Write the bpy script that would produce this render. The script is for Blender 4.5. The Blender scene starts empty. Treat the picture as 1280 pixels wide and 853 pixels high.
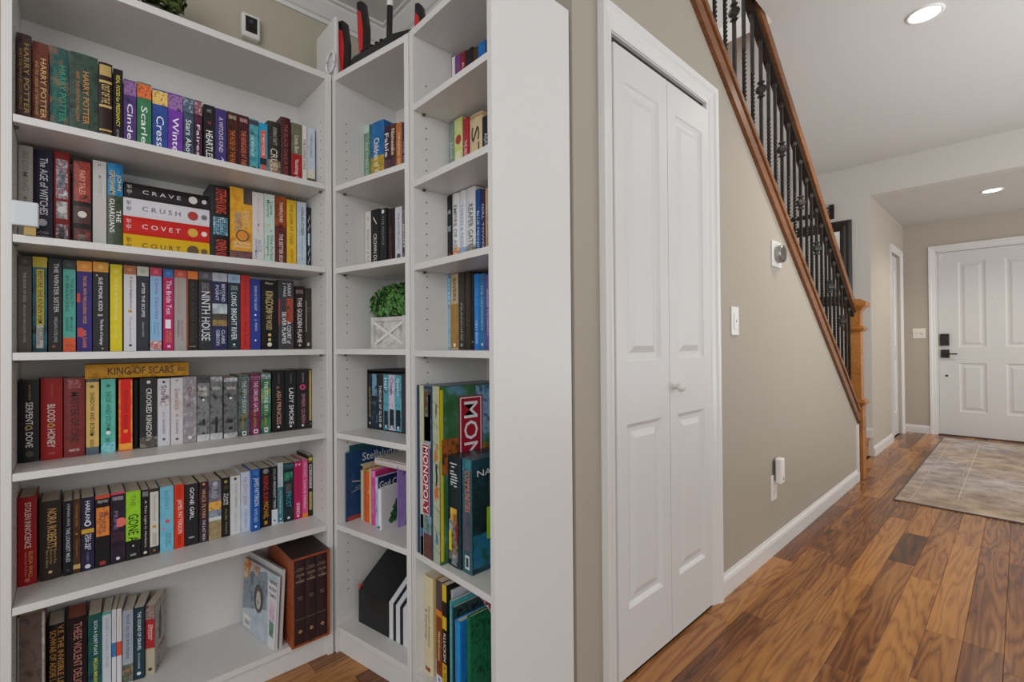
import bpy, bmesh, math, random
from mathutils import Matrix, Vector
random.seed(7)
PI = math.pi
SC = bpy.context.scene
COL = SC.collection

# ---------------------------------------------------------------- camera, sky, lights, exposure
cam_d = bpy.data.cameras.new('camera'); cam = bpy.data.objects.new('camera', cam_d); COL.objects.link(cam)
YAW, PITCH, ROLL = 0.823219, 0.007934, -0.007384
fw = Vector((-math.sin(YAW)*math.cos(PITCH), math.cos(YAW)*math.cos(PITCH), math.sin(PITCH)))
r0 = Vector((math.cos(YAW), math.sin(YAW), 0)); u0 = r0.cross(fw)
rt = math.cos(ROLL)*r0 + math.sin(ROLL)*u0; up = -math.sin(ROLL)*r0 + math.cos(ROLL)*u0
cam.matrix_world = Matrix(((rt.x, up.x, -fw.x, 0), (rt.y, up.y, -fw.y, 0), (rt.z, up.z, -fw.z, 1.05), (0, 0, 0, 1)))
cam_d.sensor_width = 36; cam_d.lens = 589.839/1280*36; cam_d.clip_start = .02
SC.camera = cam
SC.view_settings.view_transform = 'Standard'; SC.view_settings.look = 'None'
SC.view_settings.gamma = 1; SC.view_settings.use_curve_mapping = False
SC.view_settings.exposure = 0.0
w = bpy.data.worlds.new('daylight'); SC.world = w; w.use_nodes = True
bg = w.node_tree.nodes['Background']; bg.inputs[0].default_value = (.97, .985, 1.0, 1); bg.inputs[1].default_value = 0.74

def area(name, loc, target, sx, sy, power, col=(1, 1, 1)):
    d = bpy.data.lights.new(name, 'AREA'); d.shape = 'RECTANGLE'; d.size = sx; d.size_y = sy; d.energy = power; d.color = col
    o = bpy.data.objects.new(name, d); COL.objects.link(o); o.location = loc
    o.rotation_euler = (Vector(target)-Vector(loc)).to_track_quat('-Z', 'Y').to_euler()
    return o
area('shelf_fill_behind', (.75, -1.5, 1.7), (-1.5, .35, 1.0), 1.9, 1.6, 31, (.95, .98, 1))  # unseen area light placed behind the camera to brighten the left bookcase
area('window_light_side', (3.6, 3.4, 1.5), (-1.0, 3.6, 1.2), 3.0, 2.0, 12, (.97, .99, 1))
area('hall_ceiling_fill', (1.7, 2.9, 1.0), (1.2, 3.2, 2.7), 1.6, 2.6, 58, (.88, .95, 1))  # added fill aimed upward to lift the hall ceiling; no lamp stands there
area('entry_fill', (2.6, 6.4, 1.3), (-.6, 6.6, 1.4), 1.4, 1.4, 27, (.97, .98, 1))  # unseen fill from the side, added to lighten the foyer and entry door
area('stairwell_fill', (-1.4, 1.9, 4.3), (-1.45, 3.4, 1.6), .8, .8, 26, (.97, .99, 1))  # added overhead fill, brightens the stair wall behind the balusters

# ---------------------------------------------------------------- helpers
def lin(h):
    h = h.strip(); c = [int(h[i:i+2], 16)/255 for i in (0, 2, 4)]
    return tuple((x/12.92 if x <= .04045 else ((x+.055)/1.055)**2.4) for x in c) + (1,)
MATS = {}
def mat(spec, rough=.5, metal=0., scale=26., emit=0., bump=0., spec_l=.5):
    key = (spec, rough, metal, scale, emit, bump, spec_l)
    if key in MATS: return MATS[key]
    m = bpy.data.materials.new('mat_%03d' % len(MATS)); m.use_nodes = True; nt = m.node_tree; b = nt.nodes['Principled BSDF']
    b.inputs['Roughness'].default_value = rough; b.inputs['Metallic'].default_value = metal
    b.inputs['Specular IOR Level'].default_value = spec_l
    cols = spec.split('|')
    if len(cols) == 1:
        b.inputs['Base Color'].default_value = lin(cols[0])
    else:
        tc = nt.nodes.new('ShaderNodeTexCoord'); n = nt.nodes.new('ShaderNodeTexNoise'); r = nt.nodes.new('ShaderNodeValToRGB')
        n.inputs['Scale'].default_value = scale; n.inputs['Detail'].default_value = 4; n.inputs['Roughness'].default_value = .6
        nt.links.new(tc.outputs['Object'], n.inputs['Vector']); nt.links.new(n.outputs['Fac'], r.inputs['Fac'])
        e = r.color_ramp.elements; e[0].position = .36; e[0].color = lin(cols[0]); e[1].position = .64; e[1].color = lin(cols[-1])
        for i, c in enumerate(cols[1:-1]):
            k = e.new(.36+.28*(i+1)/(len(cols)-1)); k.color = lin(c)
        nt.links.new(r.outputs['Color'], b.inputs['Base Color'])
    if bump:
        tc = nt.nodes.new('ShaderNodeTexCoord'); n = nt.nodes.new('ShaderNodeTexNoise'); bp = nt.nodes.new('ShaderNodeBump')
        n.inputs['Scale'].default_value = 160; n.inputs['Detail'].default_value = 3; bp.inputs['Strength'].default_value = bump; bp.inputs['Distance'].default_value = .002
        nt.links.new(tc.outputs['Object'], n.inputs['Vector']); nt.links.new(n.outputs['Fac'], bp.inputs['Height']); nt.links.new(bp.outputs['Normal'], b.inputs['Normal'])
    if emit:
        b.inputs['Emission Color'].default_value = lin(cols[0]); b.inputs['Emission Strength'].default_value = emit
    MATS[key] = m
    return m

class MB:
    """collects faces of ONE mesh object"""
    def __init__(s): s.v = []; s.f = []; s.sm = []
    def add(s, vs, fs, smooth=False):
        n = len(s.v); s.v += [tuple(v) for v in vs]; s.f += [tuple(i+n for i in f) for f in fs]; s.sm += [smooth]*len(fs); return s
    def box(s, x0, x1, y0, y1, z0, z1):
        return s.add([(x0,y0,z0),(x1,y0,z0),(x1,y1,z0),(x0,y1,z0),(x0,y0,z1),(x1,y0,z1),(x1,y1,z1),(x0,y1,z1)],
                     [(0,3,2,1),(4,5,6,7),(0,1,5,4),(1,2,6,5),(2,3,7,6),(3,0,4,7)])
    def prism(s, pts, axis, a, b, smooth=False):
        """extrude polygon pts (2D) along axis from a to b"""
        def P(p, t): return {0: (t, p[0], p[1]), 1: (p[0], t, p[1]), 2: (p[0], p[1], t)}[axis]
        n = len(pts)
        s.add([P(p, a) for p in pts]+[P(p, b) for p in pts], [tuple(range(n))[::-1], tuple(range(n, 2*n))])
        return s.add([P(p, a) for p in pts]+[P(p, b) for p in pts], [(i, (i+1) % n, n+(i+1) % n, n+i) for i in range(n)], smooth)
    def lathe(s, prof, c=(0,0,0), axis=2, n=24, smooth=True):
        """prof: list of (radius, height)"""
        def P(r, h, t):
            a, b = r*math.cos(t), r*math.sin(t)
            q = {2: (a, b, h), 0: (h, a, b), 1: (b, h, a)}[axis]; return (c[0]+q[0], c[1]+q[1], c[2]+q[2])
        vs = [P(r, h, 2*PI*k/n) for r, h in prof for k in range(n)]
        fs = [(i*n+k, i*n+(k+1) % n, (i+1)*n+(k+1) % n, (i+1)*n+k) for i in range(len(prof)-1) for k in range(n)]
        s.add(vs, fs, smooth)
        s.add(vs[:n], [tuple(range(n))[::-1]]); s.add(vs[-n:], [tuple(range(n))]); return s
    def tube(s, pts, r, n=10, smooth=True):
        rings = []; pts = [Vector(p) for p in pts]
        for i, p in enumerate(pts):
            d = (pts[min(i+1, len(pts)-1)]-pts[max(i-1, 0)]).normalized()
            a = d.cross(Vector((0, 0, 1)) if abs(d.z) < .9 else Vector((1, 0, 0))).normalized(); b = d.cross(a)
            rings += [p+r*(math.cos(2*PI*k/n)*a+math.sin(2*PI*k/n)*b) for k in range(n)]
        m = len(pts)
        s.add(rings, [(i*n+k, i*n+(k+1) % n, (i+1)*n+(k+1) % n, (i+1)*n+k) for i in range(m-1) for k in range(n)], smooth)
        s.add(rings[:n], [tuple(range(n))]); s.add(rings[-n:], [tuple(range(n))[::-1]]); return s
    def build(s, name, m, parent=None, loc=(0,0,0), bevel=0., seg=2):
        me = bpy.data.meshes.new(name); me.from_pydata(s.v, [], s.f)
        me.polygons.foreach_set('use_smooth', s.sm)
        bm = bmesh.new(); bm.from_mesh(me)
        if bevel:
            bmesh.ops.remove_doubles(bm, verts=bm.verts, dist=1e-6)
        bmesh.ops.recalc_face_normals(bm, faces=bm.faces)
        if bevel:
            es = [e for e in bm.edges if len(e.link_faces) == 2 and e.calc_face_angle(0) > .6]
            bmesh.ops.bevel(bm, geom=es, offset=bevel, segments=seg, affect='EDGES', profile=.7, clamp_overlap=True)
        bm.to_mesh(me); bm.free()
        me.materials.append(m if not isinstance(m, str) else mat(m))
        o = bpy.data.objects.new(name, me); COL.objects.link(o); o.location = loc
        if parent: o.parent = parent
        return o
def empty(name, loc=(0,0,0), rz=0., ry=0., rx=0.):
    o = bpy.data.objects.new(name, None); COL.objects.link(o); o.location = loc; o.rotation_euler = (rx, ry, rz); o.empty_display_size = .05
    return o
def tag(o, label=None, cat=None, group=None, kind=None):
    if label: o['label'] = label
    if cat: o['category'] = cat
    if group: o['group'] = group
    if kind: o['kind'] = kind
    return o
def struct(o): o['kind'] = 'structure'; return o

TXT = {}
def text_geo(s):
    """unit-square outline of a line of lettering: verts in 0..1 x 0..1"""
    if s in TXT: return TXT[s]
    if s == '/': TXT[s] = ([(.2,0),(.36,0),(.8,1),(.7,1)], [(0,1,2,3)]); return TXT[s]
    if s.strip('~ ') == '':
        vs, fs = [], []
        n = s.count('~')
        for k in range(n):
            for i in range(9):
                x = (k+i/8)/n; y = .5+.34*math.sin(i/8*2*PI); t = .05+.13*math.sin(i/8*PI)
                vs += [(x, y-t), (x, y+t)]
                if i: b = len(vs)-4; fs.append((b, b+2, b+3, b+1))
        TXT[s] = (vs, fs); return TXT[s]
    c = bpy.data.curves.new('lettering', 'FONT'); c.body = s; c.resolution_u = 2; c.offset = .006
    o = bpy.data.objects.new('lettering', c); COL.objects.link(o)
    dg = bpy.context.evaluated_depsgraph_get(); me = bpy.data.meshes.new_from_object(o.evaluated_get(dg))
    vs = [v.co.copy() for v in me.vertices]; fs = [tuple(p.vertices) for p in me.polygons]
    x0 = min(v.x for v in vs); x1 = max(v.x for v in vs); y0 = min(v.y for v in vs); y1 = max(v.y for v in vs)
    TXT[s] = ([((v.x-x0)/(x1-x0), (v.y-y0)/(y1-y0)) for v in vs], fs)
    bpy.data.objects.remove(o); bpy.data.curves.remove(c); bpy.data.meshes.remove(me)
    return TXT[s]
def lettering(name, s, o, ax, ay, m, parent):
    """lay lettering s on the parallelogram o + u*ax + v*ay (u reads along the line)"""
    vs, fs = text_geo(s); o, ax, ay = Vector(o), Vector(ax), Vector(ay)
    return MB().add([o+u*ax+v*ay for u, v in vs], fs).build(name, m, parent)

# ---------------------------------------------------------------- materials of the setting
def wall_mat(h, rough=.75):
    return mat(h, rough, bump=.12)
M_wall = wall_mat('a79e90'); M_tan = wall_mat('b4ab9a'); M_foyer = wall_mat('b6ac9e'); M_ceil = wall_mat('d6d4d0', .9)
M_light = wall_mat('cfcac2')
M_trim = mat('d9d7d4', .35); M_door = mat('d3d1cf', .4)
M_case = mat('d8d6d3', .38); M_back = mat('d2d0cd', .5)
M_iron = mat('2a2724|3a3632', .42, .6, 60); M_black = mat('121214', .35); M_steel = mat('8c8a86', .28, 1.)

def wood_mat(name, light, mid, dark, scale=1., rough=.26, rnd=True):
    m = bpy.data.materials.new(name); m.use_nodes = True; nt = m.node_tree; L = nt.links.new; N = nt.nodes.new; b = nt.nodes['Principled BSDF']
    tc = N('ShaderNodeTexCoord'); oi = N('ShaderNodeObjectInfo')
    off = N('ShaderNodeVectorMath'); off.operation = 'SCALE'; off.inputs[0].default_value = (37.3, 91.7, 13.1)
    add = N('ShaderNodeVectorMath'); add.operation = 'ADD'
    if rnd: L(oi.outputs['Random'], off.inputs['Scale'])
    else: off.inputs['Scale'].default_value = .3
    L(tc.outputs['Object'], add.inputs[0]); L(off.outputs[0], add.inputs[1])
    mp = N('ShaderNodeMapping'); mp.inputs['Scale'].default_value = (9*scale, .75*scale, 9*scale); L(add.outputs[0], mp.inputs['Vector'])
    n1 = N('ShaderNodeTexNoise'); n1.inputs['Scale'].default_value = 1.0; n1.inputs['Detail'].default_value = 3.5; n1.inputs['Roughness'].default_value = .42; L(mp.outputs[0], n1.inputs['Vector'])
    # contour lines of a stretched noise field give cathedral grain and knots
    mul = N('ShaderNodeMath'); mul.operation = 'MULTIPLY'; mul.inputs[1].default_value = 30; L(n1.outputs['Fac'], mul.inputs[0])
    sn = N('ShaderNodeMath'); sn.operation = 'PINGPONG'; sn.inputs[1].default_value = 1; L(mul.outputs[0], sn.inputs[0])
    pw = N('ShaderNodeMath'); pw.operation = 'POWER'; pw.inputs[1].default_value = .45; L(sn.outputs[0], pw.inputs[0])
    mp2 = N('ShaderNodeMapping'); mp2.inputs['Scale'].default_value = (170*scale, 5*scale, 170*scale); L(add.outputs[0], mp2.inputs['Vector'])
    n2 = N('ShaderNodeTexNoise'); n2.inputs['Scale'].default_value = 1; n2.inputs['Detail'].default_value = 3; L(mp2.outputs[0], n2.inputs['Vector'])
    r1 = N('ShaderNodeValToRGB'); e = r1.color_ramp.elements; e[0].position = 0; e[0].color = lin(dark); e[1].position = 1; e[1].color = lin(light); k = e.new(.45); k.color = lin(mid)
    # per-board tone + slow drift + ring lines
    n3 = N('ShaderNodeTexNoise'); n3.inputs['Scale'].default_value = .8; L(mp.outputs[0], n3.inputs['Vector'])
    a1 = N('ShaderNodeMath'); a1.operation = 'MULTIPLY_ADD'; a1.inputs[1].default_value = .60 if rnd else .2
    if rnd: L(oi.outputs['Random'], a1.inputs[0])
    else: a1.inputs[0].default_value = .5
    s1 = N('ShaderNodeMath'); s1.operation = 'MULTIPLY_ADD'; s1.inputs[1].default_value = .42; s1.inputs[2].default_value = -.42; L(pw.outputs[0], s1.inputs[0])
    s2 = N('ShaderNodeMath'); s2.operation = 'MULTIPLY_ADD'; s2.inputs[1].default_value = .95; L(n3.outputs['Fac'], s2.inputs[0]); L(s1.outputs[0], s2.inputs[2])
    L(s2.outputs[0], a1.inputs[2])
    s3 = N('ShaderNodeMath'); s3.operation = 'MULTIPLY_ADD'; s3.inputs[1].default_value = .34; L(n2.outputs['Fac'], s3.inputs[0])
    s4 = N('ShaderNodeMath'); s4.operation = 'ADD'; s4.inputs[1].default_value = -.2; L(a1.outputs[0], s4.inputs[0]); L(s4.outputs[0], s3.inputs[2])
    L(s3.outputs[0], r1.inputs['Fac']); L(r1.outputs['Color'], b.inputs['Base Color'])
    b.inputs['Roughness'].default_value = rough
    bp = N('ShaderNodeBump'); bp.inputs['Strength'].default_value = .08; bp.inputs['Distance'].default_value = .001; L(n2.outputs['Fac'], bp.inputs['Height']); L(bp.outputs['Normal'], b.inputs['Normal'])
    return m
M_floor = wood_mat('laminate_boards', 'b87e42', '764522', '352013')
M_stain = wood_mat('stained_wood', '96603a', '7a4a26', '523014', 1., .35, False)
M_oak = wood_mat('oak_newel', 'c08444', 'a86c32', '7c4e26', 1., .35, False)

# ================================================================ SETTING
XW, YB, XL = -.854, 1.032, -1.905        # hall wall face, library back wall, library left wall
ZC, ZH, ZF = 2.43, 2.695, 2.404         # library, hall and foyer ceilings
YS, YE = 5.373, 7.15
XF = -.933                              # foyer side wall                    # stair end wall, entry wall
SL = -.7374                            # slope of the stair
def zst(y): return 2.372+SL*(y-1.744)   # lower edge of the stair skirt on the hall wall
# floor with single boards
fl = struct(MB().box(-2.3, 3.2, -1.6, 8.3, -.06, -.012).build('floor', mat('3a2416', .6)))
plank_mesh = {}
def plank(x, y, L_):
    if L_ not in plank_mesh:
        o = MB().box(-.0495, .0495, -L_/2+.0006, L_/2-.0006, -.011, 0).build('plank', M_floor, fl, bevel=.0008, seg=1); plank_mesh[L_] = o.data
    else:
        o = bpy.data.objects.new('plank', plank_mesh[L_]); COL.objects.link(o); o.parent = fl
    o.location = (x, y, 0)
LENS = (.36, .48, .6, .84, 1.08)
x = -.80
while x < .62:
    y = .72-random.choice((0, .12, .24, .36, .5))
    y = max(y, .35)
    while y < 7.15:
        L_ = random.choice(LENS)
        plank(x, y+L_/2, L_); y += L_
    x += .1
x = -1.70
while x < -.85:
    y = .15+random.random()*.15
    while y < .74:
        L_ = random.choice(LENS[:3]); plank(x, y+L_/2, L_); y += L_
    x += .1
mb = MB()
x = .71
while x < 3.1:
    y = -1.5
    while y < 7.1:
        L_ = random.choice((.6, .84, 1.08)); mb.box(x-.0495, x+.0495, y, y+L_-.001, -.011, 0); y += L_
    x += .1
x = -1.90
while x < .66:
    y = -1.5
    while y < (.1 if x < -.85 else .3):
        L_ = min(random.choice((.6, .84, 1.08)), (.15 if x < -.85 else .35)-y); mb.box(x-.0495, x+.0495, y, y+max(L_, .05)-.001, -.011, 0); y += max(L_, .05)
    x += .1
tag(mb.build('board_field', wood_mat('laminate_far', 'b87e42', '764522', '352013', 1, .32, False), fl), kind='stuff')
y = 4.36
while y < 7.1:
    L_ = random.choice(LENS[:4]); plank(-.9, y+L_/2, L_); y += L_
# walls
struct(MB().box(XL-.1, XL, -1.6, YB+.1, 0, ZC).build('wall_left', M_tan))
struct(MB().box(XL-.1, XW-.1, YB, YB+.1, 0, ZH).build('wall_back', M_tan))
D0, D1, DZ = 1.216, 1.868, 2.022
YN = 4.365                              # end of the hall wall
ytop = 1.744+(ZH-2.372)/SL
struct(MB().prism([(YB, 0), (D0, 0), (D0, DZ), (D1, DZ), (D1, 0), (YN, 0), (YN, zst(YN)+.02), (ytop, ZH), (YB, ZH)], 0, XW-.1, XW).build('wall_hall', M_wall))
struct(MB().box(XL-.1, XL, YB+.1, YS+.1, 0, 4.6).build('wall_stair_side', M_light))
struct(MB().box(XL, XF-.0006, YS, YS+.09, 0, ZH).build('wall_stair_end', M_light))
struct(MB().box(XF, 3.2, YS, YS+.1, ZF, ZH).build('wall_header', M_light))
struct(MB().prism([(YS+.003, 0), (6.36, 0), (6.36, 2.02), (6.93, 2.02), (6.93, 0), (YE, 0), (YE, ZF), (YS+.003, ZF)], 0, XF-.1, XF).build('wall_foyer_left', M_foyer))
struct(MB().prism([(XF-.1, 0), (-.645, 0), (-.645, 2.065), (.29, 2.065), (.29, 0), (3.2, 0), (3.2, ZF), (XF-.1, ZF)], 1, YE, YE+.12).build('wall_entry', M_foyer))
# ceilings
struct(MB().box(XL-.1, XW, -1.6, YB, ZC, ZC+.1).build('ceiling_library', M_ceil))
struct(MB().box(XW, 3.2, -1.6, YB, ZH, ZH+.1).box(XW+.006, 3.2, YB, YS+.1, ZH, ZH+.1).box(XL, XW+.006, 2.62, YS+.1, ZH, ZH+.1).build('ceiling', M_ceil))
struct(MB().box(XW-.02, XW, -1.6, YB, ZC, ZH).build('trim_1', M_wall))
struct(MB().box(XF-.1, 3.2, YS+.1, YE+.1, ZF, ZF+.1).build('ceiling_foyer', wall_mat('c8c5c0', .9)))
# crown moulding of the library
cr = [(0, -.075), (.008, -.075), (.012, -.062), (.02, -.058), (.034, -.04), (.05, -.02), (.054, -.012), (.066, -.01), (.066, 0), (0, 0)]
struct(MB().prism([(XL+a, ZC+b) for a, b in cr], 1, -1.6, YB).build('trim_2', M_trim))
struct(MB().prism([(YB-a, ZC+b) for a, b in cr], 0, XL, XW).build('trim_3', M_trim))
# baseboards
bb = [(0, 0), (.014, 0), (.014, .062), (.011, .074), (.006, .08), (.003, .09), (0, .09)]
struct(MB().prism([(XW+a, b) for a, b in bb], 1, D1+.066, YN).build('baseboard_hall', M_trim))
struct(MB().prism([(XF+a, b) for a, b in bb], 1, YS, 6.29).build('baseboard_foyer', M_trim))
struct(MB().prism([(YE-a, b) for a, b in bb], 0, XF, -.71).build('baseboard_entry', M_trim))
struct(MB().prism([(YS-a, b+.17) for a, b in bb], 0, XL, XF).build('baseboard_landing', M_trim))
struct(MB().box(XW, XW+.012, YN-.045, YN, 0, .43).build('trim_4', M_trim))
# casings: profile (across, proud)
cs = [(0, 0), (.010, 0), (.017, .004), (.038, .008), (.046, .014), (.065, .016), (.065, -.004), (0, -.004)]
def casing(n, frame, w0, w1, zt):
    """door casing; frame(s, z, d): s along wall, d proud; three mitred legs as parts"""
    o = empty('trim_%d' % n); struct(o)
    def leg(pts0, pts1, nm):
        k = len(cs); mb = MB(); mb.add(pts0+pts1, [(i, (i+1) % k, k+(i+1) % k, k+i) for i in range(k)]+[tuple(range(k))[::-1], tuple(range(k, 2*k))]); mb.build(nm, M_trim, o)
    leg([frame(w0-a, 0, d) for a, d in cs], [frame(w0-a, zt+a, d) for a, d in cs], 'casing_leg')
    leg([frame(w1+a, 0, d) for a, d in cs], [frame(w1+a, zt+a, d) for a, d in cs], 'casing_leg')
    leg([frame(w0-a, zt+a, d) for a, d in cs], [frame(w1+a, zt+a, d) for a, d in cs], 'casing_head')
    return o
casing(5, lambda s, z, d: (XW+.004+d*1.2, s, z), D0, D1, DZ)
casing(6, lambda s, z, d: (s, YE-.004-d, z), -.645, .29, 2.065)
casing(7, lambda s, z, d: (XF+.004+d, s, z), 6.36, 6.93, 2.02)
# jambs
struct(MB().box(XW-.1, XW, D0-.001, D0+.004, 0, DZ).box(XW-.1, XW, D1-.004, D1+.001, 0, DZ).box(XW-.1, XW, D0, D1, DZ-.004, DZ+.001).build('trim_8', M_trim))
struct(MB().box(XW-.035, XW-.012, D0+.004, D1-.004, DZ-.03, DZ-.004).build('trim_9', mat('1d1c1b', .5)))

def panel_leaf(name, W_, H_, T_, panels, parent, m, depth=.009, mo=.03):
    """slab in x 0..W, z 0..H, front at y=0 (towards -y), recessed mouldings; raised fields are parts"""
    xs = sorted({0, W_, *[p[0] for p in panels], *[p[1] for p in panels]}); zs = sorted({0, H_, *[p[2] for p in panels], *[p[3] for p in panels]})
    mb = MB()
    for i in range(len(xs)-1):
        for j in range(len(zs)-1):
            cx, cz = (xs[i]+xs[i+1])/2, (zs[j]+zs[j+1])/2
            if any(p[0] < cx < p[1] and p[2] < cz < p[3] for p in panels): continue
            mb.add([(xs[i], 0, zs[j]), (xs[i+1], 0, zs[j]), (xs[i+1], 0, zs[j+1]), (xs[i], 0, zs[j+1])], [(0, 1, 2, 3)])
    R = lambda p, k, y: [(p[0]+k, y, p[2]+k), (p[1]-k, y, p[2]+k), (p[1]-k, y, p[3]-k), (p[0]+k, y, p[3]-k)]
    for p in panels:
        prev = R(p, 0, 0)
        for k, y in ((.004, .004), (.014, depth), (mo, depth)):
            q = R(p, k, y); mb.add(prev+q, [(a, (a+1) % 4, 4+(a+1) % 4, 4+a) for a in range(4)]); prev = q
    mb.add([(0,0,0),(W_,0,0),(W_,T_,0),(0,T_,0),(0,0,H_),(W_,0,H_),(W_,T_,H_),(0,T_,H_)], [(0,3,2,1),(4,5,6,7),(1,2,6,5),(2,3,7,6),(3,0,4,7)])
    leaf = mb.build(name, m, parent)
    for p in panels:
        a, b2 = R(p, mo, depth), R(p, mo+.022, .002)
        MB().add(a+b2, [(i, (i+1) % 4, 4+(i+1) % 4, 4+i) for i in range(4)]+[(4, 5, 6, 7)]).build('panel', m, leaf)
    return leaf
# closet bifold (door_1): two leaves, local x runs along +Y
d1 = struct(empty('door_1', (XW+.008, D0+.006, .010), PI/2))
LW = (D1-D0-.012)/2
for k in range(2):
    q = empty('fold', (0, 0, 0)); bpy.data.objects.remove(q)
    lf = panel_leaf('door_leaf', LW, 1.976, .03, [(.055, LW-.055, .205, .785), (.055, LW-.055, .985, 1.872)], d1, M_door, .010, .026)
    lf.location = (k*(LW+.003), 0, 0)
    if k == 1: MB().lathe([(.007, 0), (.007, .012), (.012, .016), (.0165, .024), (.0165, .03), (.012, .036), (0.001, .038)], (0, 0, 0), 1, 20).build('knob', mat('d6d2ca', .3), lf, (.03, 0, .885)).scale = (1, -1, 1)
# entry door (door_2)
d2 = struct(empty('door_2', (-.632, YE+.025, .012), 0))
lf = panel_leaf('door_leaf', .905, 2.038, .04, [(.165, .38, .26, .80), (.165, .38, .975, 1.92), (.525, .74, .26, .80), (.525, .74, .975, 1.92)], d2, M_door, .009, .03)
kp = MB().box(.012, .088, -.03, 0, .992, 1.125).build('keypad_lock', mat('2b2725', .4, .3), d2, bevel=.004); tag(kp, 'dark bronze keypad lock')
for i in range(4): MB().box(.024, .076, -.0325, -.0305, 1.012+i*.026, 1.028+i*.026).build('key', mat('1a1817', .5), kp)
hp = MB().box(.016, .088, -.02, 0, .855, .948).build('handle_plate', mat('2b2725', .4, .3), d2, bevel=.003); tag(hp, 'dark bronze square handle plate')
MB().box(.05, .155, -.055, -.043, .893, .907).box(.045, .06, -.055, -.02, .891, .909).build('lever', mat('231f1d', .4, .4), hp, bevel=.002)
MB().lathe([(.012, -.004), (.012, 0)], (.062, 0, .655), 1, 16).build('stop_hole', M_black, d2)
MB().lathe([(.008, -.004), (.008, 0)], (.4525, 0, 1.51), 1, 16).build('peephole', mat('e8e4dc', .2), d2)
MB().box(.012, .03, -.004, 0, 1.97, 2.02).build('sensor', mat('e4e2de', .4), d2)
struct(MB().box(-.645, .29, YE+.0, YE+.12, 0, .012).build('trim_10', mat('4a3626', .5)))
struct(MB().box(-.646, -.634, YE-.001, YE+.12, .012, 2.066).box(-.646, .291, YE-.001, YE+.12, 2.054, 2.066).build('trim_11', M_trim))
# closed white door in the foyer side wall (door_3)
d3 = struct(empty('door_3', (XF-.03, 6.364, .01), PI/2))
panel_leaf('door_leaf', .562, 2.005, .035, [(.1, .46, .25, .85), (.1, .46, 1.0, 1.85)], d3, M_door)

# recessed ceiling lights
def can_light(x, y, z, r, label, power):
    o = tag(empty('recessed_light', (x, y, z)), label, 'ceiling light', 'recessed ceiling lights')
    MB().lathe([(r, 0), (r, -.004), (r*.86, -.008), (r*.78, -.002), (r*.78, 0)], n=32).build('trim_ring', mat('e6e4e0', .4), o)
    MB().lathe([(r*.78, -.0015), (r*.78, -.004), (.001, -.005)], n=32).build('lens', mat('fff6e6', .4, emit=7.), o)
    d = bpy.data.lights.new('can_lamp', 'SPOT'); d.energy = power; d.spot_size = 2.4; d.spot_blend = .8; d.shadow_soft_size = .07; d.color = (1, .93, .82)
    l = bpy.data.objects.new('can_lamp', d); COL.objects.link(l); l.parent = o; l.location = (0, 0, -.02)
can_light(-.31, 3.125, ZH, .076, 'round recessed light glowing in the high hall ceiling', 60)
can_light(-.162, 6.03, ZF, .076, 'round recessed light glowing in the lower ceiling before the entry door', 45)

# ================================================================ STAIR
XB = -.889
st = tag(empty('staircase', (XL+.6, YN, 0)), 'wooden staircase climbing behind the hall wall from a low landing', 'staircase')
def stp(mb, name, m): o = mb.build(name, m); o.parent = st; o.matrix_parent_inverse = st.matrix_basis.inverted(); return o
stp(MB().box(XL+.002, -.968, YN+.01, YS-.002, .0, .148), 'landing_riser', M_oak)
stp(MB().box(XL+.002, -.953, YN, YS-.002, .148, .17), 'landing_tread', M_oak)
for k in range(12):
    y1 = YN-.252*k; z = .17+.186*(k+1)
    stp(MB().box(XL+.002, XW-.115, y1-.272, y1+.02, z-.025, z), 'tread', M_oak)
    stp(MB().box(XL+.002, XW-.115, y1-.02, y1-.002, z-.186, z-.025), 'riser', M_light)
rl = tag(empty('stair_railing', (XB, 4.45, 0)), 'iron baluster stair railing with brown wooden handrail and oak newel post', 'railing')
def rlp(mb, name, m, par=None, **k):
    o = mb.build(name, m, **k); o.parent = par or rl
    if not par: o.matrix_parent_inverse = rl.matrix_basis.inverted()
    return o
YT = ytop+.02
def slant(a, b, x0, x1, y0=YT, y1=YN-.002):
    return MB().prism([(y0, zst(y0)+a), (y1, zst(y1)+a), (y1, zst(y1)+b), (y0, zst(y0)+b)], 0, x0, x1)
rlp(slant(0, .062, XW-.105, XW+.018), 'skirt_board', M_stain)
rlp(slant(.062, .082, XW-.105, XW+.012), 'cove_strip', M_stain)
rlp(slant(.082, .118, XW-.105, XW+.024), 'skirt_cap', M_stain, bevel=.008)
def rail_sec(y):
    pts = [(-.03, .87), (-.033, .89), (-.027, .92), (-.029, .945), (-.018, .966), (0, .972), (.018, .966), (.029, .945), (.027, .92), (.033, .89), (.03, .87)]
    return [(XB+a, y, zst(y)+b) for a, b in pts]
k = 11
y0, y1 = 1.25, 4.41
rlp(MB().add(rail_sec(y0)+rail_sec(y1), [(i, (i+1) % k, k+(i+1) % k, k+i) for i in range(k)]+[tuple(range(k)), tuple(range(k, 2*k))[::-1]]), 'handrail', M_stain)
rlp(slant(.838, .872, XB-.017, XB+.017, 1.25, 4.405), 'rail_plate', mat('34302d', .4, .4))
ys = [1.72, 1.827, 1.932, 2.04, 2.147, 2.244, 2.357, 2.461, 2.571, 2.677, 2.773, 2.874, 2.981, 3.085, 3.191, 3.304, 3.403, 3.506, 3.615, 3.715, 3.806, 3.91, 4.01, 4.115, 4.22, 4.325]
knuckle_prof = [(.0085, -.045), (.018, -.042), (.019, -.034), (.011, -.03), (.012, -.024), (.024, -.016), (.028, -.002), (.024, .012), (.012, .02), (.011, .026), (.019, .03), (.018, .038), (.0085, .042)]
h = .0072
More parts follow.
